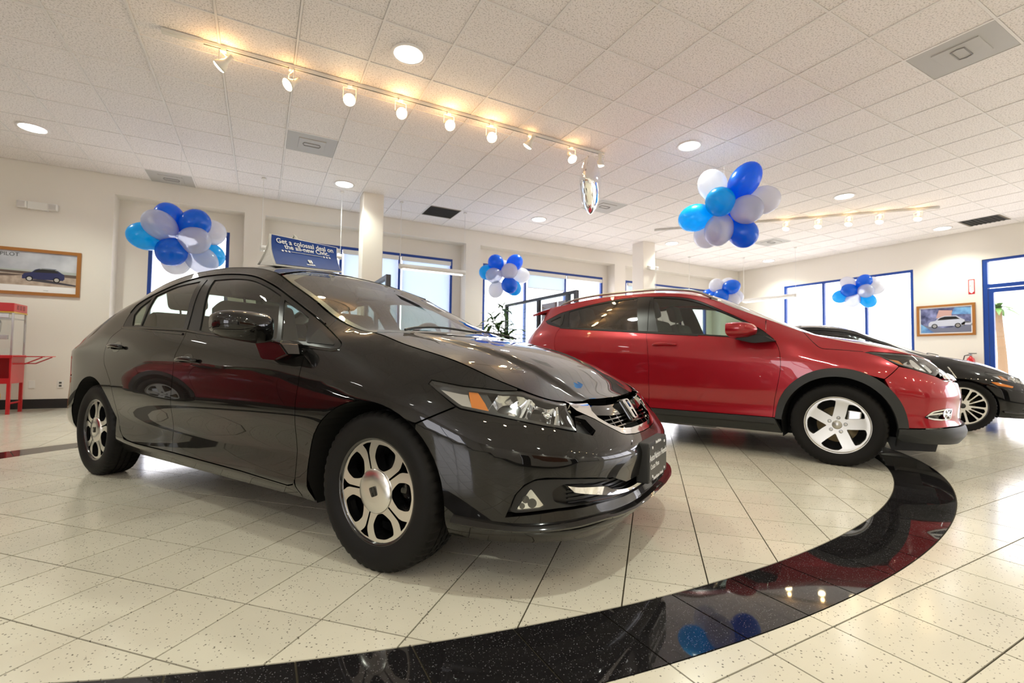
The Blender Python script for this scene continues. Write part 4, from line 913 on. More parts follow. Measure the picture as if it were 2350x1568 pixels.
    vent = [(.545, .601), (.562, .554), (.48, .535), (.445, .548), (.47, .585)]
    afr = [q for q in af if q[0] < 1.22 and q[1] < .577][::-1]
    bot = [(1.06, .186), (.981, .183), (.918, .179), (.80, .176), (.60, .172), (.3, .169), (0, .167)]
    top = chr_o + [(.47, .606), (.535, .603)] + [(.566, .552)] + [(u, z - .003) for u, z in lamp_lo[1:]] + [(1.063, .640), (1.205, .577)]
    bump_h = top + afr + bot
    hl = hole + [(-u, z) for u, z in hole[::-1] if u > 0]
    P('front_bumper', mir(bump_h), paint, holes=[hl, vent, [(-u, z) for u, z in vent]], res=.022, flange=.05)
    for s in (0, 1): panel('bumper_vent', root, B, vent, 'trim_black', off=-.025, res=.02, flange=0, gap=0, side=s)
    lg = P('lower_grille', hl, 'trim_black', off=-.048, res=.03, flange=0, gap=0)
    for k in range(7): sweep('mesh_bar', lg, B, [(-.62 + 1.24 * q / 30, .300 + .0135 * k + .012 * (abs(-.62 + 1.24 * q / 30) / .62)) for q in range(31)], [(-.002, -.048), (-.002, -.040), (.002, -.040), (.002, -.048)], 'plastic_black')
    for s in (0, 1):
        bz = panel('fog_bezel', root, B, rounded([(.855, .286), (.832, .352), (.80, .384), (.76, .403), (.70, .404), (.60, .398), (.52, .388), (.43, .375), (.40, .362), (.53, .372), (.66, .382), (.70, .36), (.69, .325), (.62, .308), (.5, .304), (.70, .302)], 4, .3), 'plastic_black', off=-.012, res=.018, gap=.002, flange=.035, side=s)
        fg = panel('fog_lamp', root, B, rounded([(.777, .374), (.826, .304), (.745, .311), (.732, .318)], 4, .12), 'reflector', off=-.010, res=.01, gap=0, flange=.006, side=s)
        for (u, z, r) in ((.795, .338, .013), (.772, .325, .016), (.807, .316, .010)): panel('fog_bulb', fg, B, [(u + r * math.cos(2 * PI * k / 16), z + r * math.sin(2 * PI * k / 16)) for k in range(16)], 'gloss_black', off=-.008, res=.01, gap=0, flange=.003, side=s)
        panel('fog_cover', fg, B, rounded([(.777, .376), (.829, .302), (.743, .309), (.729, .317)], 4, .12), 'lamp_cover', off=-.003, res=.02, gap=0, flange=0, side=s)
        # chrome blade
        ct = catmull([(.646, .379), (.60, .370), (.468, .354), (.419, .336), (.344, .320), (.238, .312), (.0, .312)], 5); cb = catmull([(0, .297), (.271, .300), (.41, .313), (.515, .333), (.609, .352), (.625, .36)], 5)
        if s == 0: P('chrome_blade', mir(ct[::-1] + cb[::-1]), 'chrome', off=.004, res=.015, gap=0, flange=.03)
        # lip spoiler
        lp = catmull([(1.05, .263), (.98, .258), (.90, .252), (.80, .248), (.65, .252), (.52, .256), (.42, .250), (.30, .246)], 4)
        if s == 0:
            full = lp + [(u, z) for u, z in [(.15, .245), (0, .245)]]; fl = full[:-1] + [(-u, z) for u, z in full[::-1]]
            Q = [(u, z) for u, z in fl]
            sweep('lip_spoiler', root, B, Q, [(-.010, -.01), (-.012, .020), (-.004, .028), (.006, .018), (.016, -.01)], paint)
    # grille
    ch_top = ztop(B, .46)
    chrome = chr_o[:-1] + [(.500, .620), (.527, .638), (.520, .655), (.485, ztop(B, .485, .006)), (.37, ztop(B, .37, .006)), (.384, .614), (.366, .588), (.301, .556), (.225, .537), (.12, .528), (0, .526)]
    ch = P('grille_chrome', mir(chrome), 'chrome', off=.001, res=.013, gap=.001, flange=.03)
    gin = [(0, .524), (.12, .526), (.225, .535), (.301, .554), (.366, .586), (.386, .614), (.372, ztop(B, .372, .004))] + topline(B, .36, 0, 8, .004)
    gr = P('grille', mir(gin), 'dark_void', off=-.045, res=.03, gap=0, flange=0)
    P('grille_bar', mir([(0, .628), (.2, .630), (.37, .640), (.383, .618), (.372, .602), (.2, .588), (.08, .585), (0, .585)]), 'gloss_black', off=-.012, res=.02, gap=0, flange=.02)
    for z in (.548, .562, .576):
        w = .30 if z > .56 else .26; sweep('grille_slat', gr, B, [(-w + 2 * w * k / 24, z) for k in range(25)], [(-.003, -.04), (-.003, -.012), (.003, -.012), (.003, -.04)], 'gloss_black')
    for u in (-.22, -.14, .14, .22): sweep('grille_post', gr, B, [(u, .53 + .06 * k / 5) for k in range(6)], [(-.003, -.04), (-.003, -.016), (.003, -.016), (.003, -.04)], 'gloss_black')
    Q, N = surf_pts(B, np.array([(0.0, .592)]), 'S', .004); Q[0][1] = 0; N[0][1] = 0
    nx, nz = N[0][0], N[0][2]; M = frame_of(Vector(Q[0]), (0, 1, 0), (-nz, 0, nx)); emblem('emblem', root, M @ Matrix.Translation((0, 0, .004)), .078, 'chrome'); MB().rbox((-.055, -.055, -.05), (.055, .055, .002), .01, M).build('emblem_base', 'gloss_black', root)
    # head lamps
    lampo = lamp_lo + lamp_tip + lamp_up + topline(B, .80, .545, 10, .004) + [(.560, .626), (.552, .589)]
    for s in (0, 1):
        L = panel('headlamp', root, B, lampo, 'gloss_black', off=-.045, res=.02, flange=0, gap=0, side=s)
        panel('lamp_cover', L, B, lampo, 'lamp_cover', off=0., res=.02, flange=0, gap=.001, side=s)
        ring = inset(lampo, .010); panel('lamp_rim', L, B, inset(lampo, .001), 'trim_black', off=-.004, holes=[ring], res=.02, flange=.03, gap=0, side=s)
        panel('turn_reflector', L, B, rounded([(1.158, .716), (1.04, .700), (1.0, .640), (1.045, .646)], 3, .12), 'reflector', off=-.018, res=.014, flange=.01, gap=0, side=s)
        panel('amber_turn_lens', L, B, rounded([(1.035, .700), (.997, .697), (.959, .661), (.934, .629), (.938, .626), (1.003, .640)], 3, .1), 'amber_lens', off=-.012, res=.012, flange=.012, gap=0, side=s)
        panel('bezel', L, B, [(.995, .697), (.962, .697), (.88, .609), (.932, .622), (.957, .661)], 'plastic_black', off=-.015, res=.02, flange=.012, gap=0, side=s)
        for (u0, u1, dp) in ((.955, .795, 0), (.785, .625, 1)):     # two chrome bowls
            zt_ = lambda u: np.interp(u, [.6, .8, .962], [.650, .684, .692]); zl = lambda u: np.interp(u, [.6, .709, .887], [.566, .585, .616]); n = 9; V = []; F = []; uc = (u0 + u1) / 2
            for i in range(n):
                for j in range(n):
                    a, c = i / (n - 1), j / (n - 1); sl = .075 * (1 - c) - (.075 if not dp else .05); u = u0 + (u1 - u0) * a + sl * (1 if not dp else .8) * .6; z = zl(u) + (zt_(u) - zl(u)) * c
                    de = -.012 - .055 * (math.sin(PI * a) ** .7) * (math.sin(PI * c) ** .7); Qp, Np = surf_pts(B, np.array([(u, z)]), 'S', de); q = Qp[0]
                    if s: q[1] *= -1
                    V.append(tuple(q))
            for i in range(n - 1): F += [(i * n + j, i * n + j + 1, (i + 1) * n + j + 1, (i + 1) * n + j) for j in range(n - 1)]
            mk('lamp_bowl', V, F, 'reflector', L, True)
            Qp, Np = surf_pts(B, np.array([(uc - .02, .632)]), 'S', -.04); q = Vector(Qp[0]); 
            if s: q.y *= -1
            d = Vector((1, (-.25 if not s else .25), 0)).normalized(); MB().tube([q, q + d * .03], [.014, .010], 14).build('bulb', 'chrome', L, True)
            sweep('lamp_divider', L, B, [(u1 + .045 - .075 * k / 6, .572 + .1 * k / 6) for k in range(7)], [(-.004, -.05), (-.004, -.008), (.004, -.008), (.004, -.05)], 'reflector', s)
    arch_liner('wheel_house', root, B, 1.447, .295, .362, .352, .34); arch_liner('wheel_house', root, B, 4.095, .295, .368, .363, .34)
    MB().box((-3.3, -.50, .19), (.60, .50, .30)).build('underbody', 'dark_void', root); MB().box((-2.25, -.74, .20), (-.42, .74, .30)).build('floor_pan', 'dark_void', root); MB().box((-.42, -.50, .3), (.45, .50, .62)).build('engine_block', 'dark_void', root)
    MB().box((-3.45, -.48, .3), (-2.35, .48, .86)).build('boot_well', 'dark_void', root)
    P('headliner', mirT([(-1.20, 0), (-1.2, .5)] + edgeT(B, 2.56, 3.86, 12, .07) + [(-2.5, 0)]), 'headliner', mode='T', off=-.035, flange=0, gap=0, res=.1)
    interior(root, B, -.35, -2.35, .70, .31, .93, 1.2, 0, -.42, .36, 'seat_cloth', -2.12, -1.22, (1.9, 3.72, .84, .965), (-3.05, -2.40, .955))
    for s in (-1, 1): MB().tube([(-1.06 - .012 * k, s * (.22 + .004 * k), 1.30 + .004 * k) for k in range(3)], .02, 6).build('sun_visor_clip', 'headliner', root)
    MB().rbox((-.98, -.12, 1.19), (-.955, .12, 1.255), .012).build('rear_view_mirror', 'trim_black', root)
    for s in (0, 1): mirror_unit(root, (-.67, .965, .945), (.17, .235, .135), paint, 'gloss_black', dict(foot=[(-.60, .885), (-.52, .87), (-.46, .82), (-.55, .795), (-.66, .80), (-.72, .885)], y0=.80, y1=.905), s)
    for k, (y0, y1) in enumerate(((.52, -.05), (-.02, -.5))):
        pts = [(-.14 - .05 * math.sin(PI * t / 12) - .02, y0 + (y1 - y0) * t / 12) for t in range(13)]; b = MB().tube([(x, -y, float(B.T(x, y)) + .014) for x, y in pts], .006, 6); b.build('wiper', 'plastic_black', root)
CH = math.radians(-59.15)
CIV = empty('sedan_car', (1.117, 2.269, 0), CH, label='glossy black four-door sedan in front with tent sign on its roof', cat='car', group='cars on the showroom floor')
sedan(CIV, CB, 'black_paint', 'civic')
fit_wheels(CIV, make_wheel('civic', .307, .195, .204), [(0, -.750, .300, math.radians(0)), (0, .750, .300, .5), (-2.66, -.752, .300, math.radians(20)), (-2.66, .752, .300, .9)])
# dealer plate
PL = MB().rbox((.815, -.158, .305), (.868, .158, .472), .008).build('plate_holder', 'plastic_black', CIV)
Mp = frame_of((.8685, 0, .388), (0, 1, 0), (0, 0, 1)); MB().box((-.150, -.068, -.001), (.150, .068, .0012), Mp).build('plate', 'plate_black', PL)
for sx in (-1, 1):
    for sy in (-1, 1): MB().lathe([(.0001, .004), (.006, .004), (.006, 0)], 10, Mp @ Matrix.Translation((sx * .105, sy * .060, 0))).build('plate_screw', 'white_print', PL)
text('plate_text', 'AutoNation Honda', .040, 'white_print', PL, Mp @ Matrix.Translation((0, .018, .0015)) @ Matrix.Scale(.95, 4, (1, 0, 0))); text('plate_text', 'Costa Mesa', .030, 'white_print', PL, Mp @ Matrix.Translation((-.062, -.020, .0015)))
text('frame_text', 'AutoNation', .020, 'white_print', PL, Mp @ Matrix.Translation((0, .0745, .001))); text('frame_text', 'AutoNation Honda', .022, 'white_print', PL, Mp @ Matrix.Translation((0, -.0735, .001)))

# ================================================================== red crossover
R_plan=[(.80,0),(.79,.2),(.75,.45),(.66,.65),(.5,.79),(.3,.86),(0,.88),(-.5,.882),(-2.1,.882),(-2.61,.88),(-2.9,.86),(-3.15,.80),(-3.32,.66),(-3.40,.45),(-3.43,.2),(-3.44,0)]
R_st=[(('f',0),[(.2,.04),(.28,-.02),(.40,.02),(.55,0),(.66,.02),(.72,.05),(.77,.08),(.80,.12),(.83,.17)]),
(('f',.65),[(.2,.03),(.30,-.01),(.42,.01),(.56,0),(.66,.02),(.73,.06),(.79,.10),(.83,.14),(.855,.19)]),
(('x',.3),[(.2,.05),(.33,0),(.45,0),(.62,0),(.72,.02),(.80,.05),(.85,.09),(.895,.14),(.925,.19)]),
(('x',0),[(.21,.05),(.33,0),(.45,0),(.68,0),(.80,.02),(.87,.06),(.92,.10),(.965,.15),(1.0,.20)]),
(('x',-.4),[(.21,.07),(.33,.02),(.42,.03),(.60,.005),(.82,0),(.95,.03),(1.03,.065),(1.10,.135),(1.17,.21)]),
(('x',-1.2),[(.21,.07),(.33,.02),(.42,.03),(.60,.005),(.84,0),(1.0,.03),(1.085,.065),(1.35,.165),(1.50,.28)]),
(('x',-2.0),[(.21,.07),(.33,.02),(.42,.03),(.62,0),(.87,0),(1.04,.03),(1.13,.065),(1.36,.165),(1.52,.29)]),
(('x',-2.61),[(.25,.05),(.35,0),(.45,0),(.68,0),(.90,0),(1.07,.03),(1.17,.07),(1.32,.16),(1.46,.28)]),
(('x',-3.0),[(.28,.05),(.38,0),(.48,0),(.68,0),(.9,0),(1.06,.04),(1.16,.09),(1.28,.18),(1.40,.29)]),
(('r',.5),[(.3,.05),(.40,0),(.5,0),(.65,.01),(.9,.03),(1.0,.05),(1.1,.11),(1.25,.25),(1.38,.38)]),
(('r',0),[(.3,.06),(.4,0),(.5,0),(.68,.02),(.9,.03),(1.0,.05),(1.1,.11),(1.28,.28),(1.42,.40)])]
R_ctr=[(.72,.775),(.63,.835),(.4,.95),(.2,1.01),(0,1.05),(-.15,1.075),(-.3,1.135),(-.6,1.28),(-.9,1.43),(-1.08,1.51),(-1.3,1.565),(-1.7,1.592),(-2.2,1.59),(-2.7,1.555),(-3.1,1.50),(-3.3,1.45)]
R_edge=[(.75,.62,.765),(.6,.64,.83),(.4,.665,.91),(.2,.68,.965),(0,.68,1.01),(-.2,.68,1.07),(-.5,.66,1.20),(-.8,.635,1.33),(-1.0,.615,1.42),(-1.3,.60,1.505),(-1.7,.595,1.542),(-2.2,.59,1.535),(-2.7,.58,1.49),(-3.1,.56,1.42),(-3.3,.55,1.37)]
HB = Body(R_plan, R_st, R_ctr, R_edge, 2.6)
def crossover(root, B, paint):
    P = lambda *a, **k: panel(a[0], root, B, a[1], a[2], **k)
    def PB(name, poly, m, **k): return both(name, root, B, poly, m, **k)
    cf, cr_ = 1.40, 4.008
    ao = arch(cf - .008, .335, .440, .443, .335); ai = arch(cf, .31, .385, .40, .22); bo_ = arch(cr_, .335, .440, .443, .335); bi_ = arch(cr_, .31, .385, .40, .24)
    low = [(1.843, 1.015), (2.123, 1.024), (2.212, 1.049), (2.6, 1.082), (3.005, 1.112), (3.55, 1.152), (4.067, 1.186), (4.329, 1.25), (4.410, 1.288)]
    up = catmull([(4.410, 1.292), (4.283, 1.335), (4.161, 1.380), (4.005, 1.408), (3.787, 1.450), (3.449, 1.496), (3.181, 1.508), (3.007, 1.500), (2.755, 1.479), (2.543, 1.425), (2.284, 1.300), (2.089, 1.197), (1.939, 1.101), (1.845, 1.020)], 4)
    dF = catmull([(1.915, 1.083), (1.843, 1.012), (1.800, .925), (1.786, .793), (1.806, .643), (1.838, .48), (1.852, .345)], 4); dM = [(3.005, 1.112), (2.994, 1.06), (2.971, .957), (2.952, .77), (2.953, .563), (2.964, .345)]
    dR = catmull([(4.075, 1.186), (4.108, 1.099), (4.085, .937), (3.96, .82), (3.78, .74), (3.64, .62), (3.57, .47), (3.55, .345)], 4)
    iA = min(range(len(up)), key=lambda i: abs(up[i][0] - 1.915))
    bc = [(1.090, .701), (.979, .800)]; llow = [(.519, .778), (.60, .752), (.676, .729), (.89, .784), (.975, .813), (1.096, .874), (1.213, .909), (1.164, .914)]
    fr = [q for q in ao if q[0] > 1.09 and not (q[0] < cf and q[1] < .70)][::-1]
    PB('front_fender', topline(B, .78, 1.93, 28, .001) + [q for q in up[iA:]] + dF[4:] + [(1.834, .345)] + [q for q in fr if q[1] > .345] + bc + [(1.096, .874), (1.213, .909), (1.164, .914), (.80, ztop(B, .80, .006))], paint, res=.03)
    for s in (0, 1):
        gp = catmull([(1.640, ztop(B, 1.64, .003)), (1.557, .988), (1.499, .940), (1.404, .930), (1.215, .912)], 8); sweep('hood_shut_line', root, B, gp, [(-.0025, -.004), (-.0025, .0008), (.0025, .0008), (.0025, -.004)], 'dark_void', s)
    d1 = PB('front_door', dF[4:] + dM[::-1] + low[::-1][5:8], paint, res=.03); d2 = PB('rear_door', dM + dR[::-1][1:] + low[::-1][2:4], paint, res=.03)
    for s in (0, 1): handle(d1[s], B, (2.80, .98), s, paint, .24)
    arr = [q for q in bo_ if q[0] > cr_ - .38 and q[1] > .34]
    PB('body_side', topline(B, 1.935, 5.05, 70, .001) + [(5.05, 1.05), (4.62, 1.03), (4.50, .955), (4.60, .90), (4.50, .60), (4.450, .345)] + [q for q in bo_ if q[1] >= .345 and (q[0] > cr_ or q[1] > .70)][::-1] + [q for q in dR[::-1] if q[1] > .74] + low[6:] + up[:iA + 1], paint, res=.03)
    PB('quarter_lower', [q for q in bo_ if q[0] < cr_ and q[1] <= .72 and q[1] >= .345][::-1] + [(3.553, .345)] + [q for q in dR[::-1] if q[1] <= .735], paint, res=.02, gap=.001)
    PB('tail_lamp', [(4.625, 1.028), (5.05, 1.045), (5.05, .93), (4.605, .905), (4.505, .955)], 'red_lens', res=.03)
    PB('hatch', [(5.055, 1.06), (5.055, ztop(B, 5.055)), (B.L, ztop(B, B.L)), (B.L, .66), (5.0, .66), (4.61, .895), (5.055, .92)], paint, res=.04, holes=[[(5.08, 1.10), (5.10, 1.36), (B.L - .001, 1.37), (B.L - .001, 1.10)]])
    PB('rear_window', [(5.08, 1.10), (5.10, 1.36), (B.L, 1.37), (B.L, 1.10)], 'car_glass_dark', res=.05, off=-.003, flange=0, gap=0)
    PB('rear_bumper', [(4.452, .345), (4.50, .60), (4.59, .88), (4.99, .655), (B.L, .655), (B.L, .34), (5.0, .33)], paint, res=.04)
    PB('rear_skirt', [(4.40, .24), (4.45, .342), (5.0, .325), (B.L, .335), (B.L, .30), (5.0, .29)], 'clad', res=.04, off=.006)
    gF = catmull([(2.998, 1.484), (2.749, 1.455), (2.536, 1.400), (2.329, 1.303), (2.105, 1.190)], 4) + [(2.165, 1.056), (2.887, 1.112)]
    gR = [(3.183, 1.493), (3.443, 1.478), (3.78, 1.434), (4.022, 1.385), (3.953, 1.186), (3.099, 1.130)]; gq = [(4.137, 1.330), (4.290, 1.277), (4.079, 1.215)]
    PB('window_surround', low + up, 'trim_black', holes=[gF, gR, gq], res=.03, off=-.001)
    PB('front_door_glass', gF, 'car_glass', res=.05, off=-.006, flange=0, gap=0); PB('rear_door_glass', gR, 'car_glass_dark', res=.05, off=-.006, flange=0, gap=0); PB('rear_quarter_glass', gq, 'car_glass_dark', res=.05, off=-.006, flange=0, gap=0)
    for s in (0, 1):
        panel('pillar_handle', root, B, rounded([(4.115, 1.345), (4.085, 1.22), (4.055, 1.225), (4.085, 1.355)], 4, .2), 'plastic_black', off=.006, res=.03, gap=0, flange=.006, side=s)
        sweep('belt_moulding', root, B, densify(low[:7], .06)[:-10], [(-.007, 0), (-.007, .006), (.005, .006), (.007, 0)], 'plastic_black', s)
        sweep('pillar_seam', root, B, [(2.995 + .004 * k, 1.115 + .38 * k / 10) for k in range(10)], [(-.002, -.002), (-.002, .0015), (.002, .0015), (.002, -.002)], 'dark_void', s)
        panel('mirror_sail', root, B, [(1.945, 1.092), (1.852, 1.018), (2.05, 1.022), (2.10, 1.05)], 'plastic_black', off=.002, res=.03, flange=.006, side=s)
        Eq, En = surf_pts(B, np.array(topline(B, 2.3, 4.6, 50, .001)), 'S', -.0045)
        if s: Eq[:, 1] *= -1
        MB().tube([Vector(q) for q in Eq], .0065, 8).build('roof_seam', paint, root, True)
        rr = [(-.98 - 1.85 * k / 30, .555 - .02 * k / 30) for k in range(31)]; sg = 1 if s else -1
        MB().tube([(x, sg * y, float(B.T(x, y)) + .006 + .028 * min(1, 3 * math.sin(PI * k / 30))) for k, (x, y) in enumerate(rr)], [.006] + [.014] * 29 + [.006], 8).build('roof_rail', 'alloy_silver', root, True)
    # cladding
    for (a_o, a_i, nm) in ((ao, ai, 'arch_cladding'), (bo_, bi_, 'arch_cladding')):
        for s in (0, 1): panel(nm, root, B, a_o[1:-1] + [(a_i[-1][0], .335)] + a_i[::-1][1:-1] + [(a_i[0][0], .335)], 'clad', off=.008, res=.02, gap=0, flange=.03, side=s)
    PB('sill_cladding', [(1.785, .215), (1.835, .335), (1.86, .342), (2.964, .342), (3.55, .342), (3.575, .335), (3.62, .23), (3.3, .215)], 'clad', off=.008, res=.035, gap=.001, flange=.04)
    PB('sill_edge', [(1.83, .285), (1.84, .293), (3.56, .293), (3.56, .285)], 'trim_black', off=.010, res=.05, gap=0, flange=.004)
    # nose
    E1 = topline(B, .765, .44, 8, .006)
    lampo = llow[:-1] + [llow[-1]] + [(.80, ztop(B, .80, .010))] + E1
    fog = rounded([(.846, .42), (.78, .468), (.66, .487), (.575, .486), (.585, .405), (.70, .398), (.78, .404)], 3, .2)
    bt = [(0, .665), (.25, .667), (.45, .685), (.60, .690), (.679, .724), (.89, .781), (.979, .797), (1.090, .698)]; fd_ = [q for q in ao if q[0] < 1.088 and q[1] < .70][::-1]
    P('front_bumper', mir(bt + [q for q in fd_ if q[1] > .338] + [(.955, .338), (.77, .343), (.632, .352), (.3, .352), (0, .352)]), paint, holes=[fog, [(-u, z) for u, z in fog]], res=.026, flange=.04)
    for s in (0, 1):
        fb_ = panel('fog_bezel', root, B, fog, 'gloss_black', off=-.035, res=.02, gap=0, flange=0, side=s); panel('fog_chrome', fb_, B, fog, 'chrome', holes=[inset(fog, .010)], off=.003, res=.012, gap=0, flange=.02, side=s)
        panel('fog_lamp', fb_, B, circle(.034, 20, (.625, .445)), 'chrome', holes=[circle(.026, 20, (.625, .445))], off=-.012, res=.012, gap=0, flange=.03, side=s); panel('fog_lens', fb_, B, circle(.026, 20, (.625, .445)), 'reflector', off=-.02, res=.012, gap=0, flange=0, side=s)
        sweep('fog_fin', fb_, B, [(.67 + .13 * k / 6, .452 - .012 * k / 6) for k in range(7)], [(-.008, -.03), (-.006, -.010), (.006, -.010), (.008, -.03)], 'reflector', s)
        L = panel('headlamp', root, B, lampo, 'gloss_black', off=-.05, res=.025, flange=0, gap=0, side=s); panel('lamp_cover', L, B, lampo, 'lamp_cover', res=.025, flange=0, gap=.001, side=s); panel('lamp_rim', L, B, inset(lampo, .001), 'trim_black', holes=[inset(lampo, .012)], off=-.004, res=.02, gap=0, flange=.03, side=s)
        panel('amber_turn_lens', L, B, rounded([(1.085, .872), (.945, .853), (.915, .808), (.963, .822)], 3, .15), 'amber_lens', off=-.014, res=.014, gap=0, flange=.012, side=s)
        panel('lamp_reflector', L, B, rounded([(.90, .845), (.80, .862), (.70, .845), (.68, .765), (.88, .792)], 3, .25), 'reflector', off=-.035, res=.02, gap=0, flange=.02, side=s); panel('projector', L, B, circle(.040, 24, (.80, .822)), 'chrome', off=-.015, res=.014, gap=0, flange=.03, side=s); panel('inner_reflector', L, B, rounded([(.66, .85), (.54, .85), (.56, .785), (.66, .765)], 3, .2), 'reflector', off=-.03, res=.02, gap=0, flange=.02, side=s)
    sk = [(0, .345), (.3, .345), (.632, .345), (.77, .336), (.955, .331), (1.013, .331), (1.018, .26), (.98, .235), (.8, .225), (.4, .215), (0, .21)]
    P('front_skirt', mir(sk), 'clad', off=.012, res=.03, flange=.05)
    gr = [(0, .672), (.25, .674), (.44, .692), (.595, .697), (.518, .772), (.43, ztop(B, .43, .006))] + topline(B, .40, 0, 8, .006)
    P('grille', mir(gr), 'gloss_black', off=-.02, res=.03, gap=0, flange=0); P('grille_chrome', mir([(0, .715), (.25, .722), (.45, .748), (.59, .730), (.60, .705), (.44, .702), (.25, .690), (0, .684)]), 'chrome', off=.006, res=.02, gap=0, flange=.03)
    Q, N = surf_pts(B, np.array([(0., .745)]), 'S', .012); M = frame_of((Q[0][0], 0, Q[0][2]), (0, 1, 0), (-N[0][2], 0, N[0][0])); emblem('emblem', root, M, .085, 'chrome')
    # top
    P('hood', mirT(edgeT(B, .004, 1.60, 46) + [(-.17, .5), (-.15, .25), (-.14, 0)]), paint, mode='T', res=.03)
    P('cowl', mirT([(-.13, 0), (-.14, .25), (-.16, .5), (-.19, .62), (-.24, .62), (-.2, .5), (-.18, .25), (-.17, 0)]), 'plastic_black', mode='T', off=-.012, res=.05, gap=0)
    P('windshield', mirT([(-.16, 0), (-.17, .25), (-.19, .5)] + edgeT(B, 1.64, 2.43, 24, .012) + [(-1.07, .4), (-1.10, .2), (-1.105, 0)]), 'shield_glass', mode='T', res=.04, off=-.003, flange=0)
    P('windshield_band', mirT([(-.165, 0), (-.175, .25), (-.195, .5)] + edgeT(B, 1.645, 2.43, 24, .014) + [(-1.065, .4), (-1.095, .2), (-1.10, 0)]), 'trim_black', mode='T', off=-.006, flange=0, res=.05, gap=0, holes=[mirT([(-.22, 0), (-.23, .25), (-.25, .48)] + edgeT(B, 1.72, 2.36, 18, .05) + [(-1.02, .36), (-1.05, .2), (-1.06, 0)])])
    P('roof', mirT([(-1.115, 0), (-1.11, .2), (-1.08, .4)] + edgeT(B, 2.44, B.L, 80)), paint, mode='T', res=.04)
    sp = [(-2.98, 0), (-2.98, .42), (-3.0, .55), (-3.18, .56), (-3.29, .50), (-3.31, .25), (-3.315, 0)]
    P('roof_spoiler', mirT(sp), paint, mode='T', off=.006, res=.03, flange=.03)
    arch_liner('wheel_house', root, B, cf, .31, .385, .40, .36); arch_liner('wheel_house', root, B, cr_, .31, .385, .40, .36)
    MB().box((-3.1, -.52, .22), (.55, .52, .34)).build('underbody', 'dark_void', root); MB().box((-2.15, -.74, .22), (-.42, .74, .34)).build('floor_pan', 'dark_void', root); MB().box((-.4, -.5, .34), (.42, .5, .80)).build('engine_block', 'dark_void', root)
    MB().tube([(-1.0, -.55, .20), (-1.7, -.55, .20)], .035, 10).build('exhaust_pipe', 'steel', root); MB().tube([(.35, -.5, .17), (.36, -.45, .24)], .03, 6).build('tow_bracket', 'plastic_black', root)
    b = MB().prism([(.30, .24), (.62, .24), (.60, .155), (.34, .135)], -.62, -.42, Matrix(((1, 0, 0, 0), (0, 0, 1, 0), (0, 1, 0, 0), (0, 0, 0, 1)))); b.build('air_dam', 'plastic_black', root)
    P('headliner', mirT([(-1.16, 0), (-1.16, .5)] + edgeT(B, 2.55, 4.2, 12, .08) + [(-2.75, 0)]), 'headliner', mode='T', off=-.04, flange=0, gap=0, res=.1)
    interior(root, B, -.4, -2.3, .70, .42, 1.06, 1.3, 0, -.45, .36, 'cabin_grey', -2.1, -1.25, (1.9, 3.7, .99, 1.12))
    for s in (0, 1):
        mo = mirror_unit(root, (-.66, .965, 1.10), (.22, .24, .135), paint, 'plastic_black', dict(foot=[(-.62, 1.06), (-.50, 1.045), (-.42, 1.0), (-.60, .985), (-.74, 1.02)], y0=.78, y1=.95), s)
RH = math.radians(-67)
HRV = empty('crossover_car', (4.87, 2.409, 0), RH, label='bright red crossover with black wheel-arch cladding beside the black sedan', cat='car', group='cars on the showroom floor')
crossover(HRV, HB, 'red_paint')
fit_wheels(HRV, make_wheel('hrv', .330, .212, .226), [(0, -.765, .322, .1), (0, .765, .322, .5), (-2.61, -.768, .322, .3), (-2.61, .768, .322, .9)])
# ================================================================== second black car, far right
KH = math.radians(-60)
KCAR = empty('black_car', (7.70 - .84 * math.sin(KH), 2.47 + .84 * math.cos(KH), 0), KH, label='black car with two-tone alloy wheel, half hidden behind the red crossover', cat='car', group='cars on the showroom floor')
sedan(KCAR, CB, 'black_paint2', 'coupe')
fit_wheels(KCAR, make_wheel('coupe', .318, .22, .238), [(0, -.750, .311, 0), (0, .750, .311, .5), (-2.66, -.752, .311, .3), (-2.66, .752, .311, .9)])
for s in (0, 1): panel('side_marker', KCAR, CB, rounded([(1.16, .615), (1.10, .612), (.93, .565), (.95, .548), (1.10, .575)], 3, .15), 'amber_lens', off=.003, res=.02, gap=0, flange=.005, side=s)

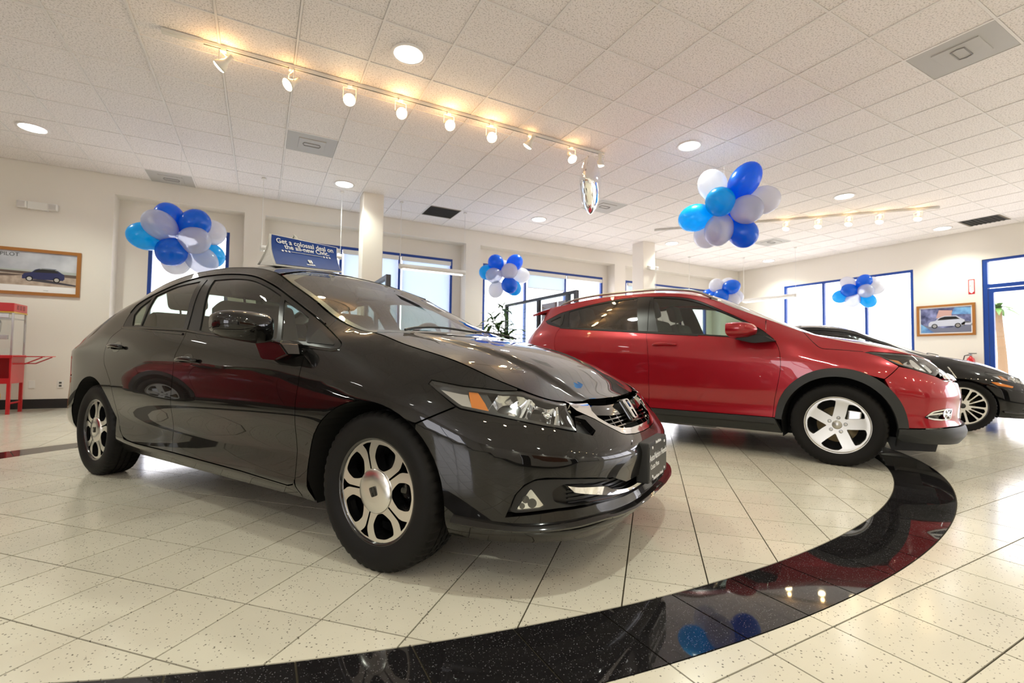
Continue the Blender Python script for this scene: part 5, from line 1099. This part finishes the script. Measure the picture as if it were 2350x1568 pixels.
# ================================================================== things
# ---- tent sign on the sedan's roof
def car_mat(o): return Matrix.Translation(o.location) @ Matrix.Rotation(o.rotation_euler.z, 4, 'Z')
def tent(name, lab, fb, ridge, rb, printed):
    """folded card: front face, rear face, two ends. corner lists are (right, left) in car space with y to the right"""
    r = empty(name, CIV.location, CH, label=lab, cat='sign'); n = 8
    def face(a, b_, bow):
        V = []
        for k in range(n + 1):
            t = k / n
            for e in (0, 1):
                p = Vector(a[e]).lerp(Vector(b_[e]), t); d = Vector((bow, 0, 0)) * math.sin(PI * t) * -1; p += d; V.append((p.x, -p.y, p.z))
        return V, [(2 * k, 2 * k + 1, 2 * k + 3, 2 * k + 2) for k in range(n)]
    V, F = face(fb, ridge, .022); fr = mk('front_card', V, F, 'sign_white', r, True); sm = fr.modifiers.new('card', 'SOLIDIFY'); sm.thickness = .004
    V2, F2 = face(rb, ridge, -.022); bk = mk('rear_card', V2, F2, 'sign_white', r, True); sm = bk.modifiers.new('card', 'SOLIDIFY'); sm.thickness = .004
    for e in (0, 1):
        L = [V[2 * k + e] for k in range(n + 1)] + [V2[2 * k + e] for k in range(n, -1, -1)]; ins = .012 * (1 if e == 0 else -1)
        o = mk('end_flap', [(p[0], p[1] + ins, p[2]) for p in L], [tuple(range(len(L)))], 'sign_white', r); sm = o.modifiers.new('card', 'SOLIDIFY'); sm.thickness = .003
    if printed:
        def on(t, s, out=.006):      # t up the face, s from right (0) to left (1)
            q = t * n; k = min(n - 1, int(q)); f = q - k; a = Vector(V[2 * k]).lerp(Vector(V[2 * k + 2]), f); b_ = Vector(V[2 * k + 1]).lerp(Vector(V[2 * k + 3]), f); p = a.lerp(b_, s); return p + Vector((out, 0, out * .6))
        P_ = []; FF = []; m_ = 10
        for i in range(m_ + 1):
            for j in range(m_ + 1): P_.append(tuple(on(.035 + .93 * i / m_, .018 + .964 * j / m_)))
        for i in range(m_): FF += [(i * (m_ + 1) + j, i * (m_ + 1) + j + 1, (i + 1) * (m_ + 1) + j + 1, (i + 1) * (m_ + 1) + j) for j in range(m_)]
        if 'sign_blue' not in MATS: mat('sign_blue', (.008, .035, .2), .6, spec=.2); noise_color('sign_blue', 3, (.006, .03, .19), (.02, .07, .30), .3, .75)
        pn = mk('blue_print', P_, FF, 'sign_blue', r, True)
        def place(t, s): 
            o = on(t, s, .0075); xd = (on(t, s + .05) - on(t, s - .05)).normalized(); yd = (on(min(1, t + .05), s) - on(max(0, t - .05), s)); return frame_of(o, xd, yd)
        text('sign_text', 'Get a colossal deal on', .047, 'white_print', pn, place(.80, .50), bold=.0007); text('sign_text', 'the all-new Civic.', .047, 'white_print', pn, place(.645, .52), bold=.0007)
        b = MB()
        for s in (.16, .205, .25, .765, .81, .855): b.prism([(.0105 * (1 if k % 2 == 0 else .42) * math.cos(PI / 2 + k * PI / 5), .0105 * (1 if k % 2 == 0 else .42) * math.sin(PI / 2 + k * PI / 5)) for k in range(10)], 0, .0006, place(.50, s))
        b.build('star', 'white_print', pn); MB().tube([on(.50, .28 + .46 * k / 8, .0078) for k in range(9)], .0018, 5).build('rule_line', 'white_print', pn)
        emblem('sign_emblem', pn, place(.225, .52), .026, 'white_print'); text('sign_text', 'HONDA', .016, 'white_print', pn, place(.125, .52), bold=.0006)
    return r
def roofz(x, y): return float(CB.T(x, y)) + .012
tent('tent_sign', 'blue printed tent sign about a colossal deal standing on the sedan roof', [(-1.25, .485, roofz(-1.25, .485)), (-1.25, .0, roofz(-1.25, 0.))], [(-1.375, .445, 1.566), (-1.375, -.055, 1.585)], [(-1.50, .44, roofz(-1.5, .44)), (-1.50, -.06, roofz(-1.5, -.06))], True)
tent('tent_sign', 'plain white back of a second tent sign behind the blue one', [(-1.62, .20, roofz(-1.62, .20)), (-1.95, -.02, roofz(-1.95, -.02))], [(-1.57, .15, 1.655), (-1.90, -.09, 1.685)], [(-1.54, .02, roofz(-1.54, .02)), (-1.86, -.22, roofz(-1.86, -.22))], False)
# ---- balloons
def balloon_mesh(sx=1.):
    p = [(.0001, -1.16), (.05, -1.17), (.035, -1.10), (.07, -1.04)]
    for k in range(15):
        a = -1.28 + (PI / 2 + 1.28) * k / 14; p.append((max(.0001, math.cos(a) * (1 - .05 * (a < 0) * -math.sin(a))), math.sin(a) * (1.06 if a < 0 else 1.0)))
    b = MB().lathe(p, 24); me = bpy.data.meshes.new('balloon'); me.from_pydata([tuple(v) for v in b.V], [], b.F); me.polygons.foreach_set('use_smooth', [True] * len(me.polygons)); return me
BM = {}
def bunch(lab, c, pxl, R, back=()):
    """balloons tied at one point: each given by its picture offset (right, up) in balloon radii, depth toward the viewer, colour and stretch"""
    c = Vector(c); r = empty('balloon_bunch', c, label=lab, cat='balloons', group='blue and white balloon bunches'); fw = (c - Vector((0, 0, CAMZ))).normalized(); rt = fw.cross(Vector((0, 0, 1))).normalized(); up = rt.cross(fw)
    for (a, b_, d, col, st) in pxl:
        if col not in BM:
            me = balloon_mesh(); me.materials.append(MATS[col]); BM[col] = me
        o = link('balloon', BM[col], None, r); pos = (rt * a + up * b_ - fw * d) * R; o.location = pos; dirv = pos.normalized() if pos.length > .01 else Vector((0, 0, 1))
        o.rotation_euler = dirv.to_track_quat('Z', 'Y').to_euler(); o.scale = (R * .97, R * .97, R * st)
    MB().tube([(0, 0, 0), (0, 0, CEIL - c.z)], .0012, 4).build('string', 'string', r)
b_, cy_, w_, p_ = 'balloon_blue', 'balloon_cyan', 'balloon_white', 'balloon_pearl'
bunch('balloon bunch hanging in front of the first narrow window, above the sedan', (-.97, 7.28, 2.26), [(-.55, 1.55, -.4, b_, 1.15), (.95, 1.45, .5, b_, 1.08), (-1.05, .95, .7, p_, 1.2), (1.95, .95, -.6, w_, 1.1), (.95, .25, 1.1, p_, 1.08), (-1.75, .1, .1, cy_, 1.2), (-.35, -.75, .9, b_, 1.05), (1.45, -1.1, .3, p_, 1.15), (1.95, -.7, -.7, cy_, 1.1), (-.05, -1.35, -.5, w_, 1.1)], .178)
bunch('balloon bunch above the potted plants in the middle of the view', (4.05, 7.97, 2.415), [(-.75, 1.55, .3, b_, 1.05), (1.55, 1.6, .2, b_, 1.1), (.9, .55, .9, w_, 1.08), (-1.75, .35, -.2, cy_, 1.1), (-.95, .0, .8, p_, 1.08), (2.4, .05, -.3, w_, 1.1), (.95, -1.15, .9, b_, 1.05), (1.45, -1.45, -.1, cy_, 1.1), (-.7, -1.75, -.5, w_, 1.1), (.15, .9, -.7, w_, 1.1)], .155)
bunch('largest balloon bunch hanging over the red crossover', (5.10, 3.87, 2.735), [(-.75, 1.75, .1, w_, 1.12), (1.25, 1.75, .2, b_, 1.35), (-.25, .55, 1.1, cy_, 1.12), (-1.9, -.35, .2, cy_, 1.2), (1.4, -.15, 1.0, p_, 1.06), (2.45, .35, -.3, w_, 1.1), (-.35, -1.35, .7, p_, 1.15), (1.2, -1.75, .2, b_, 1.05), (-1.1, -1.6, -.5, w_, 1.1), (.4, 0, -1, b_, 1.0)], .178)
bunch('balloon bunch just above the roof of the red crossover', (8.93, 6.90, 2.365), [(-.35, .75, .3, w_, 1.1), (.95, .85, -.5, w_, 1.1), (1.35, .55, .8, b_, 1.25), (-1.3, -.5, 0, b_, 1.1), (-.8, -.9, .6, b_, 1.1), (.15, -.6, 1.0, b_, 1.1), (1.45, -1.0, .4, w_, 1.1), (1.85, -.7, -.4, p_, 1.1), (0, -1.6, .2, cy_, 1.1)], .165)
bunch('balloon bunch in front of the wide right window', (11.35, 5.32, 2.375), [(-1.1, 1.25, 0, w_, 1.1), (.75, 1.35, .3, b_, 1.1), (-.95, .25, .7, b_, 1.15), (1.6, 1.0, -.5, w_, 1.1), (.95, .05, 1.0, p_, 1.05), (2.05, .35, .1, w_, 1.1), (-2.0, -.55, .1, cy_, 1.1), (-.55, -1.15, .5, p_, 1.1), (1.15, -1.3, .3, cy_, 1.15)], .15)
# silver foil balloon, seen edge on
fo = empty('foil_balloon', (3.30, 4.27, 2.84), math.radians(-8), label='silver foil balloon hanging from the ceiling track end, seen edge-on', cat='balloon'); V = []; F = []; nu, nv = 36, 22
for sgn in (1, -1):
    n0 = len(V)
    for i in range(nv + 1):
        s = i / nv
        for k in range(nu):
            a = 2 * PI * k / nu; k4 = abs(math.cos(2 * a)) ; rad = (.235 + .085 * abs(math.cos(a)) ** 7 + .03 * abs(math.cos(2 * a)) ** 2) * s; th = .118 * (1 - s ** 2.2) ** .7 + .003 * math.sin(a * 14) * (s > .75); V.append((sgn * th, rad * math.cos(a + PI / 2 * 1), rad * math.sin(a + PI / 2)))
    for i in range(nv):
        for k in range(nu): q = (n0 + i * nu + k, n0 + i * nu + (k + 1) % nu, n0 + (i + 1) * nu + (k + 1) % nu, n0 + (i + 1) * nu + k); F.append(q if sgn > 0 else q[::-1])
mk('foil_skin', V, F, 'foil', fo, True); MB().tube([(0, 0, .30), (0, 0, CEIL - 2.84)], .0015, 4).build('string', 'string', fo)
fo.rotation_euler = (0, 0, math.atan2(4.27, 3.30) + PI / 2 - .22)
# ---- framed pictures
def picture(name, lab, M, w, h, scene):
    r = empty(name, M.translation, label=lab, cat='picture'); inv = Matrix.Translation(-M.translation); T = inv @ M; fw = .045
    def put(b, nm, m, par=r): return b.build(nm, m, par)
    for (a, b_) in (((-w / 2, -h / 2, 0), (w / 2, -h / 2 + fw, .03)), ((-w / 2, h / 2 - fw, 0), (w / 2, h / 2, .03)), ((-w / 2, -h / 2 + fw, 0), (-w / 2 + fw, h / 2 - fw, .03)), ((w / 2 - fw, -h / 2 + fw, 0), (w / 2, h / 2 - fw, .03))): put(MB().box(a, b_, T), 'frame_rail', 'wood_frame')
    pr_ = put(MB().box((-w / 2 + fw, -h / 2 + fw, .003), (w / 2 - fw, h / 2 - fw, .008), T), 'print', 'white_print'); scene(pr_, T, w - 2 * fw, h - 2 * fw); return r
CARS = [(-.5, .02), (-.5, .13), (-.44, .20), (-.30, .225), (-.20, .33), (-.05, .385), (.28, .375), (.42, .26), (.49, .22), (.5, .08), (.46, .02)]
def car_print(par, T, cx, cy, s, body, flip=1):
    if body not in MATS: mat(body, {'print_navy': (.02, .025, .10), 'print_silver': (.55, .57, .68)}[body], .4)
    z = .0095; f = lambda p: (cx + flip * p[0] * s, cy + p[1] * s)
    MB().prism([f(p) for p in (CARS if flip > 0 else CARS[::-1])], .0085, z, T).build('printed_car', body, par)
    MB().prism([f(p) for p in ([(-.26, .235), (-.17, .32), (-.04, .36), (.26, .35), (.37, .255)] if flip > 0 else [(-.26, .235), (-.17, .32), (-.04, .36), (.26, .35), (.37, .255)][::-1])], .0095, .010, T).build('printed_glass', 'trim_black', par)
    for x in (-.33, .31):
        M2 = T @ Matrix.Translation((*f((x, .03)), .0095)); MB().lathe([(.085 * s, 0), (.085 * s, .0006), (.0001, .0006)], 20, M2).build('printed_tyre', 'rubber', par); MB().lathe([(.058 * s, 0), (.058 * s, .0011), (.0001, .0011)], 16, M2).build('printed_wheel', 'alloy_silver', par)
def beach(par, T, w, h):
    for nm, col in (('print_sky', (.45, .47, .52)), ('print_sea', (.42, .46, .45)), ('print_rock', (.12, .085, .07)), ('print_sand', (.46, .37, .30)), ('print_shadow', (.05, .045, .06))):
        if nm not in MATS: mat(nm, col, .5)
    noise_color('print_sand', 14, (.36, .28, .22), (.56, .47, .40), .3, .7); noise_color('print_sky', 3, (.36, .38, .44), (.62, .64, .70), .3, .7)
    yb = -h / 2 + .095
    def band(y0, y1, m, nm): MB().box((-w / 2, y0, .0082), (w / 2, y1, .0086), T).build(nm, m, par)
    band(h / 2 - .26, h / 2, 'print_sky', 'printed_sky'); band(h / 2 - .32, h / 2 - .26, 'print_sea', 'printed_sea'); band(yb, h / 2 - .32, 'print_sand', 'printed_sand')
    MB().prism([(-w / 2, h / 2 - .27), (-w / 2, h / 2 - .30), (w / 2, h / 2 - .345), (w / 2, h / 2 - .30)], .0086, .009, T).build('printed_shore', 'print_rock', par); MB().prism([(-w / 2, h / 2 - .33), (-w / 2, h / 2 - .40), (-.05, h / 2 - .36), (.1, h / 2 - .335)], .0086, .009, T).build('printed_rocks', 'print_rock', par)
    MB().prism([(.05, yb + .075), (.62, yb + .02), (.66, yb + .035), (.25, yb + .10)], .0086, .009, T).build('printed_shadow', 'print_shadow', par)
    car_print(par, T, .27, yb + .085, .46, 'print_navy'); MB().prism([(.22, yb + .245), (.50, yb + .235), (.52, yb + .240), (.24, yb + .258)], .009, .0098, T).build('printed_surfboard', 'print_sea', par)
    text('poster_text', 'PILOT', .075, 'trim_black', par, T @ Matrix.Translation((-.10, h / 2 - .055, .0088)), .0003); text('poster_text', 'HONDA', .014, 'trim_black', par, T @ Matrix.Translation((.30, -h / 2 + .03, .0088)), .0003)
M = frame_of((-3.09, YB - .001, 1.98), (1, 0, 0), (0, 0, 1)); picture('framed_picture', 'wood-framed beach picture of a navy car on the left wall section', M, 1.36, .672, beach)
def city(par, T, w, h):
    for nm, col in (('print_night', (.05, .06, .16)), ('print_glow', (.10, .30, .62)), ('print_warm', (.55, .33, .30)), ('print_road', (.16, .17, .24))):
        if nm not in MATS: mat(nm, col, .5)
    noise_color('print_night', 7, (.03, .035, .10), (.28, .30, .55), .35, .72); noise_color('print_glow', 6, (.04, .10, .35), (.25, .55, .85), .3, .7); m_ = .022
    MB().box((-w / 2 + m_, -h / 2 + m_, .0082), (w / 2 - m_, h / 2 - m_, .0086), T).build('printed_night', 'print_night', par)
    MB().prism([(-w / 2 + m_, -h / 2 + m_), (w / 2 - m_, -h / 2 + m_), (w / 2 - m_, -.12), (-.02, -.17), (-w / 2 + m_, -.08)], .0086, .009, T).build('printed_road', 'print_road', par); MB().prism([(-w / 2 + m_, -h / 2 + m_), (-.18, -h / 2 + m_), (-w / 2 + m_, -.06)], .009, .0092, T).build('printed_glow', 'print_glow', par)
    MB().prism([(.10, .12), (w / 2 - m_, .10), (w / 2 - m_, h / 2 - m_ - .02), (.16, h / 2 - m_)], .0086, .009, T).build('printed_glow', 'print_glow', par); MB().prism([(-.15, .05), (.1, .04), (.12, .2), (-.1, .22)], .0086, .009, T).build('printed_lights', 'print_warm', par)
    car_print(par, T, .02, -.14, .60, 'print_silver', 1); car_print(par, T, .36, -.12, .20, 'print_silver', -1)
M = frame_of((XR + .001, 4.365, 1.77), (0, -1, 0), (0, 0, 1)); picture('framed_picture', 'wood-framed night city picture of a silver car on the right wall', M, .965, .665, city)
# ---- wall bits
def emergency(lab, M):
    r = empty('emergency_light', M.translation, label=lab, cat='emergency light', group='emergency lights'); T = Matrix.Translation(-M.translation) @ M
    MB().rbox((-.11, -.055, 0), (.11, .055, .06), .008, T).build('housing', 'white_plastic', r)
    for s in (-1, 1): hd = MB().rbox((s * .165 - .055, -.05, .02), (s * .165 + .055, .05, .09), .015, T).build('lamp_head', 'white_plastic', r); MB().box((s * .165 - .04, -.038, .089), (s * .165 + .04, .038, .0915), T).build('lamp_face', 'reflector', hd)
    MB().box((-.10, -.056, .02), (-.088, -.054, .035), T).build('indicator', 'red_lens', r)
emergency('white twin-head emergency light on the cream wall above the beach picture', frame_of((-2.91, YB - .001, 2.945), (1, 0, 0), (0, 0, 1)))
emergency('white twin-head emergency light on the second column', frame_of((7.98, 7.999, 2.975), (1, 0, 0), (0, 0, 1)) @ Matrix.Scale(.75, 4))
def outlet(lab, x, sock):
    r = empty('wall_outlet', (x, YB, .35), label=lab, cat='outlet'); MB().rbox((-.035, -.007, -.055), (.035, 0, .055), .003).build('cover_plate', 'white_plastic', r)
    if sock:
        for z in (-.022, .022): MB().box((-.015, -.009, z - .014), (.015, -.006, z + .014)).build('socket', 'cabin_grey', r)
outlet('blank white cover plate on the wall beside the popcorn cart', -2.89, False); outlet('white power outlet low on the wall behind the sedan tail', -2.58, True)
# fire extinguisher and its sign
fx = empty('fire_extinguisher', (12.74, 3.945, .55), label='red fire extinguisher on the right wall beside the glass door', cat='extinguisher')
MB().lathe([(.0001, 0), (.058, 0), (.064, .012), (.064, .36), (.056, .40), (.03, .43), (.02, .44), (.02, .46), (.0001, .46)], 24).build('cylinder', 'extinguisher', fx, True); MB().rbox((-.02, -.02, .455), (.02, .02, .50), .006).build('valve', 'steel', fx); MB().rbox((-.015, -.09, .50), (.015, .03, .515), .004).build('lever', 'plastic_black', fx); MB().tube([(0, .02, .48), (-.01, .09, .46), (-.01, .115, .36), (0, .09, .2)], .010, 8).build('hose', 'plastic_black', fx); MB().box((-.066, -.03, .16), (-.0655, .03, .3)).build('care_label', 'white_print', fx); MB().box((.064, -.03, .2), (.09, .03, .3)).build('bracket', 'steel', fx)
if 'sign_red' not in MATS: mat('sign_red', (.50, .01, .02), .45)
sg = empty('extinguisher_sign', (XR, 3.935, 2.43), label='narrow red and white fire extinguisher sign above the right picture', cat='sign'); T = frame_of((-.001, 0, 0), (0, -1, 0), (0, 0, 1))
pl_ = MB().box((-.05, -.152, 0), (.05, .152, .003), T).build('plate', 'sign_red', sg); MB().box((-.036, -.10, .003), (.036, .135, .0036), T).build('white_field', 'white_print', sg); MB().prism([(-.036, -.10), (.0, -.135), (.036, -.10)], .003, .0036, T).build('arrow', 'white_print', sg)
text('sign_text', 'EXTINGUISHER', .026, 'sign_red', sg, T @ Matrix.Translation((.016, .018, .0038)) @ Matrix.Rotation(PI / 2, 4, 'Z'), .0003); text('sign_text', 'FIRE', .034, 'sign_red', sg, T @ Matrix.Translation((-.015, .018, .0038)) @ Matrix.Rotation(PI / 2, 4, 'Z'), .0003)
# ---- popcorn cart at the left edge
pc = empty('popcorn_cart', (-3.12, 8.69, 0), label='red popcorn cart with glass case at the left edge of the view', cat='cart'); X1 = .26
MB().rbox((-.26, -.20, 1.345), (X1, .20, 1.46), .01).build('canopy', 'cart_red', pc)
for k in range(3):
    for j in range(4): MB().box((X1 - .001, -.12 + .09 * k, 1.38 + .016 * j), (X1 + .0015, -.06 + .09 * k, 1.386 + .016 * j)).build('vent_slot', 'dark_void', pc)
MB().box((-.262, -.202, 1.332), (X1 + .004, .202, 1.347)).build('canopy_trim', 'gold', pc)
for x in (-.25, X1 - .02):
    for y in (-.195, .175): MB().box((x, y, .77), (x + .02, y + .02, 1.332)).build('case_post', 'steel', pc)
MB().box((X1 - .012, -.175, .78), (X1 - .008, .175, 1.33)).build('case_glass', 'window_glass', pc); MB().box((-.23, -.197, .78), (X1 - .02, -.193, 1.33)).build('case_glass', 'window_glass', pc); MB().lathe([(.0001, 0), (.09, 0), (.10, .12), (.085, .16), (.0001, .17)], 20, Matrix.Translation((-.02, 0, 1.08))).build('kettle', 'steel', pc, True); MB().box((-.24, -.19, 1.25), (X1 - .02, .19, 1.262)).build('case_ceiling', 'steel', pc)
for z in (.98, 1.26): MB().rbox((.10, -.215, z), (.22, -.195, z + .06), .006).build('case_hinge', 'steel', pc)
MB().rbox((-.27, -.21, .735), (X1 + .01, .21, .775), .006).build('counter', 'cart_red', pc); sh = MB().box((X1 + .01, -.19, .752), (X1 + .32, .19, .764)).build('side_shelf', 'cart_red', pc); MB().tube([(X1 + .005, -.17, .66), (X1 + .12, -.17, .66), (X1 + .29, -.17, .75)], .008, 6).build('shelf_brace', 'cart_red', sh); MB().tube([(X1 + .005, .17, .66), (X1 + .12, .17, .66), (X1 + .29, .17, .75)], .008, 6).build('shelf_brace', 'cart_red', sh)
MB().box((X1 - .02, -.195, .40), (X1, .195, .735)).build('side_panel', 'cart_red', pc); MB().box((-.26, .18, .40), (X1 - .02, .195, .735)).build('back_panel', 'cart_red', pc); MB().box((-.26, -.195, .40), (X1 - .02, .18, .43)).build('cart_floor', 'cart_red', pc); MB().box((-.26, -.198, .40), (X1, -.192, .47)).build('front_rail', 'cart_red', pc)
for y in (-.195, .165): MB().box((X1 - .035, y, 0), (X1, y + .03, .40)).build('leg', 'cart_red', pc)
MB().box((X1 - .03, -.17, .13), (X1 - .01, .17, .15)).build('leg_brace', 'cart_red', pc)
wh = MB().tube(torus_pts((-.05, -.22, .235), .225, (1, 0, 0), (0, 0, 1), 36), .009, 8, False).build('spoked_wheel', 'gold', pc, True)
for k in range(14): a = 2 * PI * k / 14; MB().tube([(-.05, -.22, .235), (-.05 + .22 * math.cos(a), -.22, .235 + .22 * math.sin(a))], .0025, 5).build('spoke', 'gold', wh)
MB().tube([(-.15, 0, 1.46), (-.13, 0, 1.50), (.02, 0, 1.50), (.04, 0, 1.46)], .008, 6).build('lift_handle', 'steel', pc)
# ---- glass partitions
def partition(lab, x, ys, z):
    r = empty('glass_partition', (x, ys[0], 0), label=lab, cat='partition', group='glass office partitions')
    if 'panel_rust' not in MATS: mat('panel_rust', (.60, .30, .18), .6); mat('panel_grey', (.42, .42, .44), .7)
    for k in range(len(ys) - 1):
        a, b_ = ys[k] - ys[0], ys[k + 1] - ys[0]; lo, hi = min(a, b_), max(a, b_)
        MB().box((-.02, lo + .03, .05), (.02, hi - .03, 1.05)).build('lower_panel', 'panel_grey', r); MB().box((-.004, lo + .03, 1.09), (.004, hi - .03, z - .05)).build('pane', 'partition_glass', r)
        MB().box((-.03, lo, 1.05), (.03, hi, 1.09)).build('mid_rail', 'partition_frame', r); MB().box((-.03, lo, z - .05), (.03, hi, z)).build('top_rail', 'partition_frame', r)
        if k == 1: MB().box((.03, lo + .05, 1.2), (.045, hi - .05, z - .12)).build('notice_panel', 'panel_rust', r)
    for y in ys: MB().box((-.032, y - ys[0] - .03, 0), (.032, y - ys[0] + .03, z)).build('post', 'partition_frame', r)
partition('dark-framed glass partition behind the tail of the red crossover', 4.42, [8.45, 7.2, 6.28, 6.06], 1.93)
partition('dark-framed glass partition below the first column, behind the sedan roof', 1.49, [7.75, 7.0, 6.32], 1.93)
# ---- plants
def leafy(root_name, lab, loc, stems, seed, leaf_l, leaf_w):
    rg = random.Random(seed); r = empty(root_name, loc, label=lab, cat='plant', group='potted plants by the partition')
    MB().lathe([(.0001, 0), (.13, 0), (.17, .30), (.18, .32), (.165, .32), (.15, .28)], 24).build('pot', 'pot', r, True); MB().lathe([(.15, .28), (.0001, .285)], 20).build('soil', 'soil', r)
    for (dx, dy, h, nl, spread) in stems:
        top = Vector((dx, dy, h)); st = MB().tube([(dx * .2, dy * .2, .27), (dx * .5, dy * .5, h * .55), top], [.013, .011, .007], 7).build('cane', 'stem', r)
        for k in range(nl):
            a = 2.4 * k + rg.random(); t = k / nl; base = top + Vector((0, 0, -.22 * t * spread)); el = .95 - 1.15 * t + rg.uniform(-.2, .2); L = leaf_l * rg.uniform(.75, 1.15); V = []; F = []; hd = Vector((math.cos(a), math.sin(a), 0)); sd = Vector((-math.sin(a), math.cos(a), 0))
            for i in range(7):
                s = i / 6; e = el - 1.35 * s; p = base + hd * (L * s * math.cos(el - .5 * s)) + Vector((0, 0, L * (s * math.sin(el) - .62 * s * s))); w = leaf_w * (math.sin(PI * min(1, s * .93 + .07)) ** .8); V += [p - sd * w + Vector((0, 0, w * .3)), p, p + sd * w + Vector((0, 0, w * .3))]
            for i in range(6): F += [(3 * i, 3 * i + 1, 3 * i + 4, 3 * i + 3), (3 * i + 1, 3 * i + 2, 3 * i + 5, 3 * i + 4)]
            mk('leaf', V, F, 'leaf', st, True)
leafy('potted_plant', 'bushy green potted plant in front of the window, behind the sedan hood', (3.58, 7.15, 0), [(0, 0, 1.36, 30, 1.5), (-.16, .05, 1.18, 24, 1.4), (.16, -.08, 1.24, 24, 1.4), (.02, -.15, 1.08, 20, 1.3)], 3, .46, .036)
leafy('potted_plant', 'taller thin-stemmed potted plant beside the glass partition', (4.05, 8.05, 0), [(.02, -.1, 1.82, 16, .8), (-.14, .0, 1.60, 14, .8), (.05, -.15, 1.40, 14, .9)], 8, .36, .034)
# ---- outside: a palm
pm = empty('palm_tree', (33.0, 9.0, -.16), label='palm tree standing outside the glass entrance door', cat='tree'); MB().tube([(0, 0, 0), (.1, .05, 1.5), (.0, .1, 3.0), (-.15, .1, 3.9)], [.22, .18, .15, .13], 10).build('trunk', 'stem', pm)
rg = random.Random(4)
for k in range(26):
    a = 2.4 * k; e = rg.uniform(-.3, 1.1); V = []; F = []; hd = Vector((math.cos(a), math.sin(a), 0)); sd = Vector((-math.sin(a), math.cos(a), 0)); L = rg.uniform(.8, 1.2)
    for i in range(6): s = i / 5; p = Vector((-.15, .1, 3.9)) + hd * L * s * math.cos(e) + Vector((0, 0, L * (s * math.sin(e) - .55 * s * s))); w = .12 * math.sin(PI * min(1, s * .9 + .1)); V += [p - sd * w, p, p + sd * w]
    for i in range(5): F += [(3 * i, 3 * i + 1, 3 * i + 4, 3 * i + 3), (3 * i + 1, 3 * i + 2, 3 * i + 5, 3 * i + 4)]
    mk('frond', V, F, 'leaf', pm, True)
# ---- the car parked to the left, out of the picture: it shows as the dark red band in the sedan's doors
c2 = copy_tree(HRV); c2.location = (-4.35, 5.5, 0); c2.rotation_euler = (0, 0, PI / 2); c2['label'] = 'red crossover parked left of the view, seen only reflected in the sedan doors'
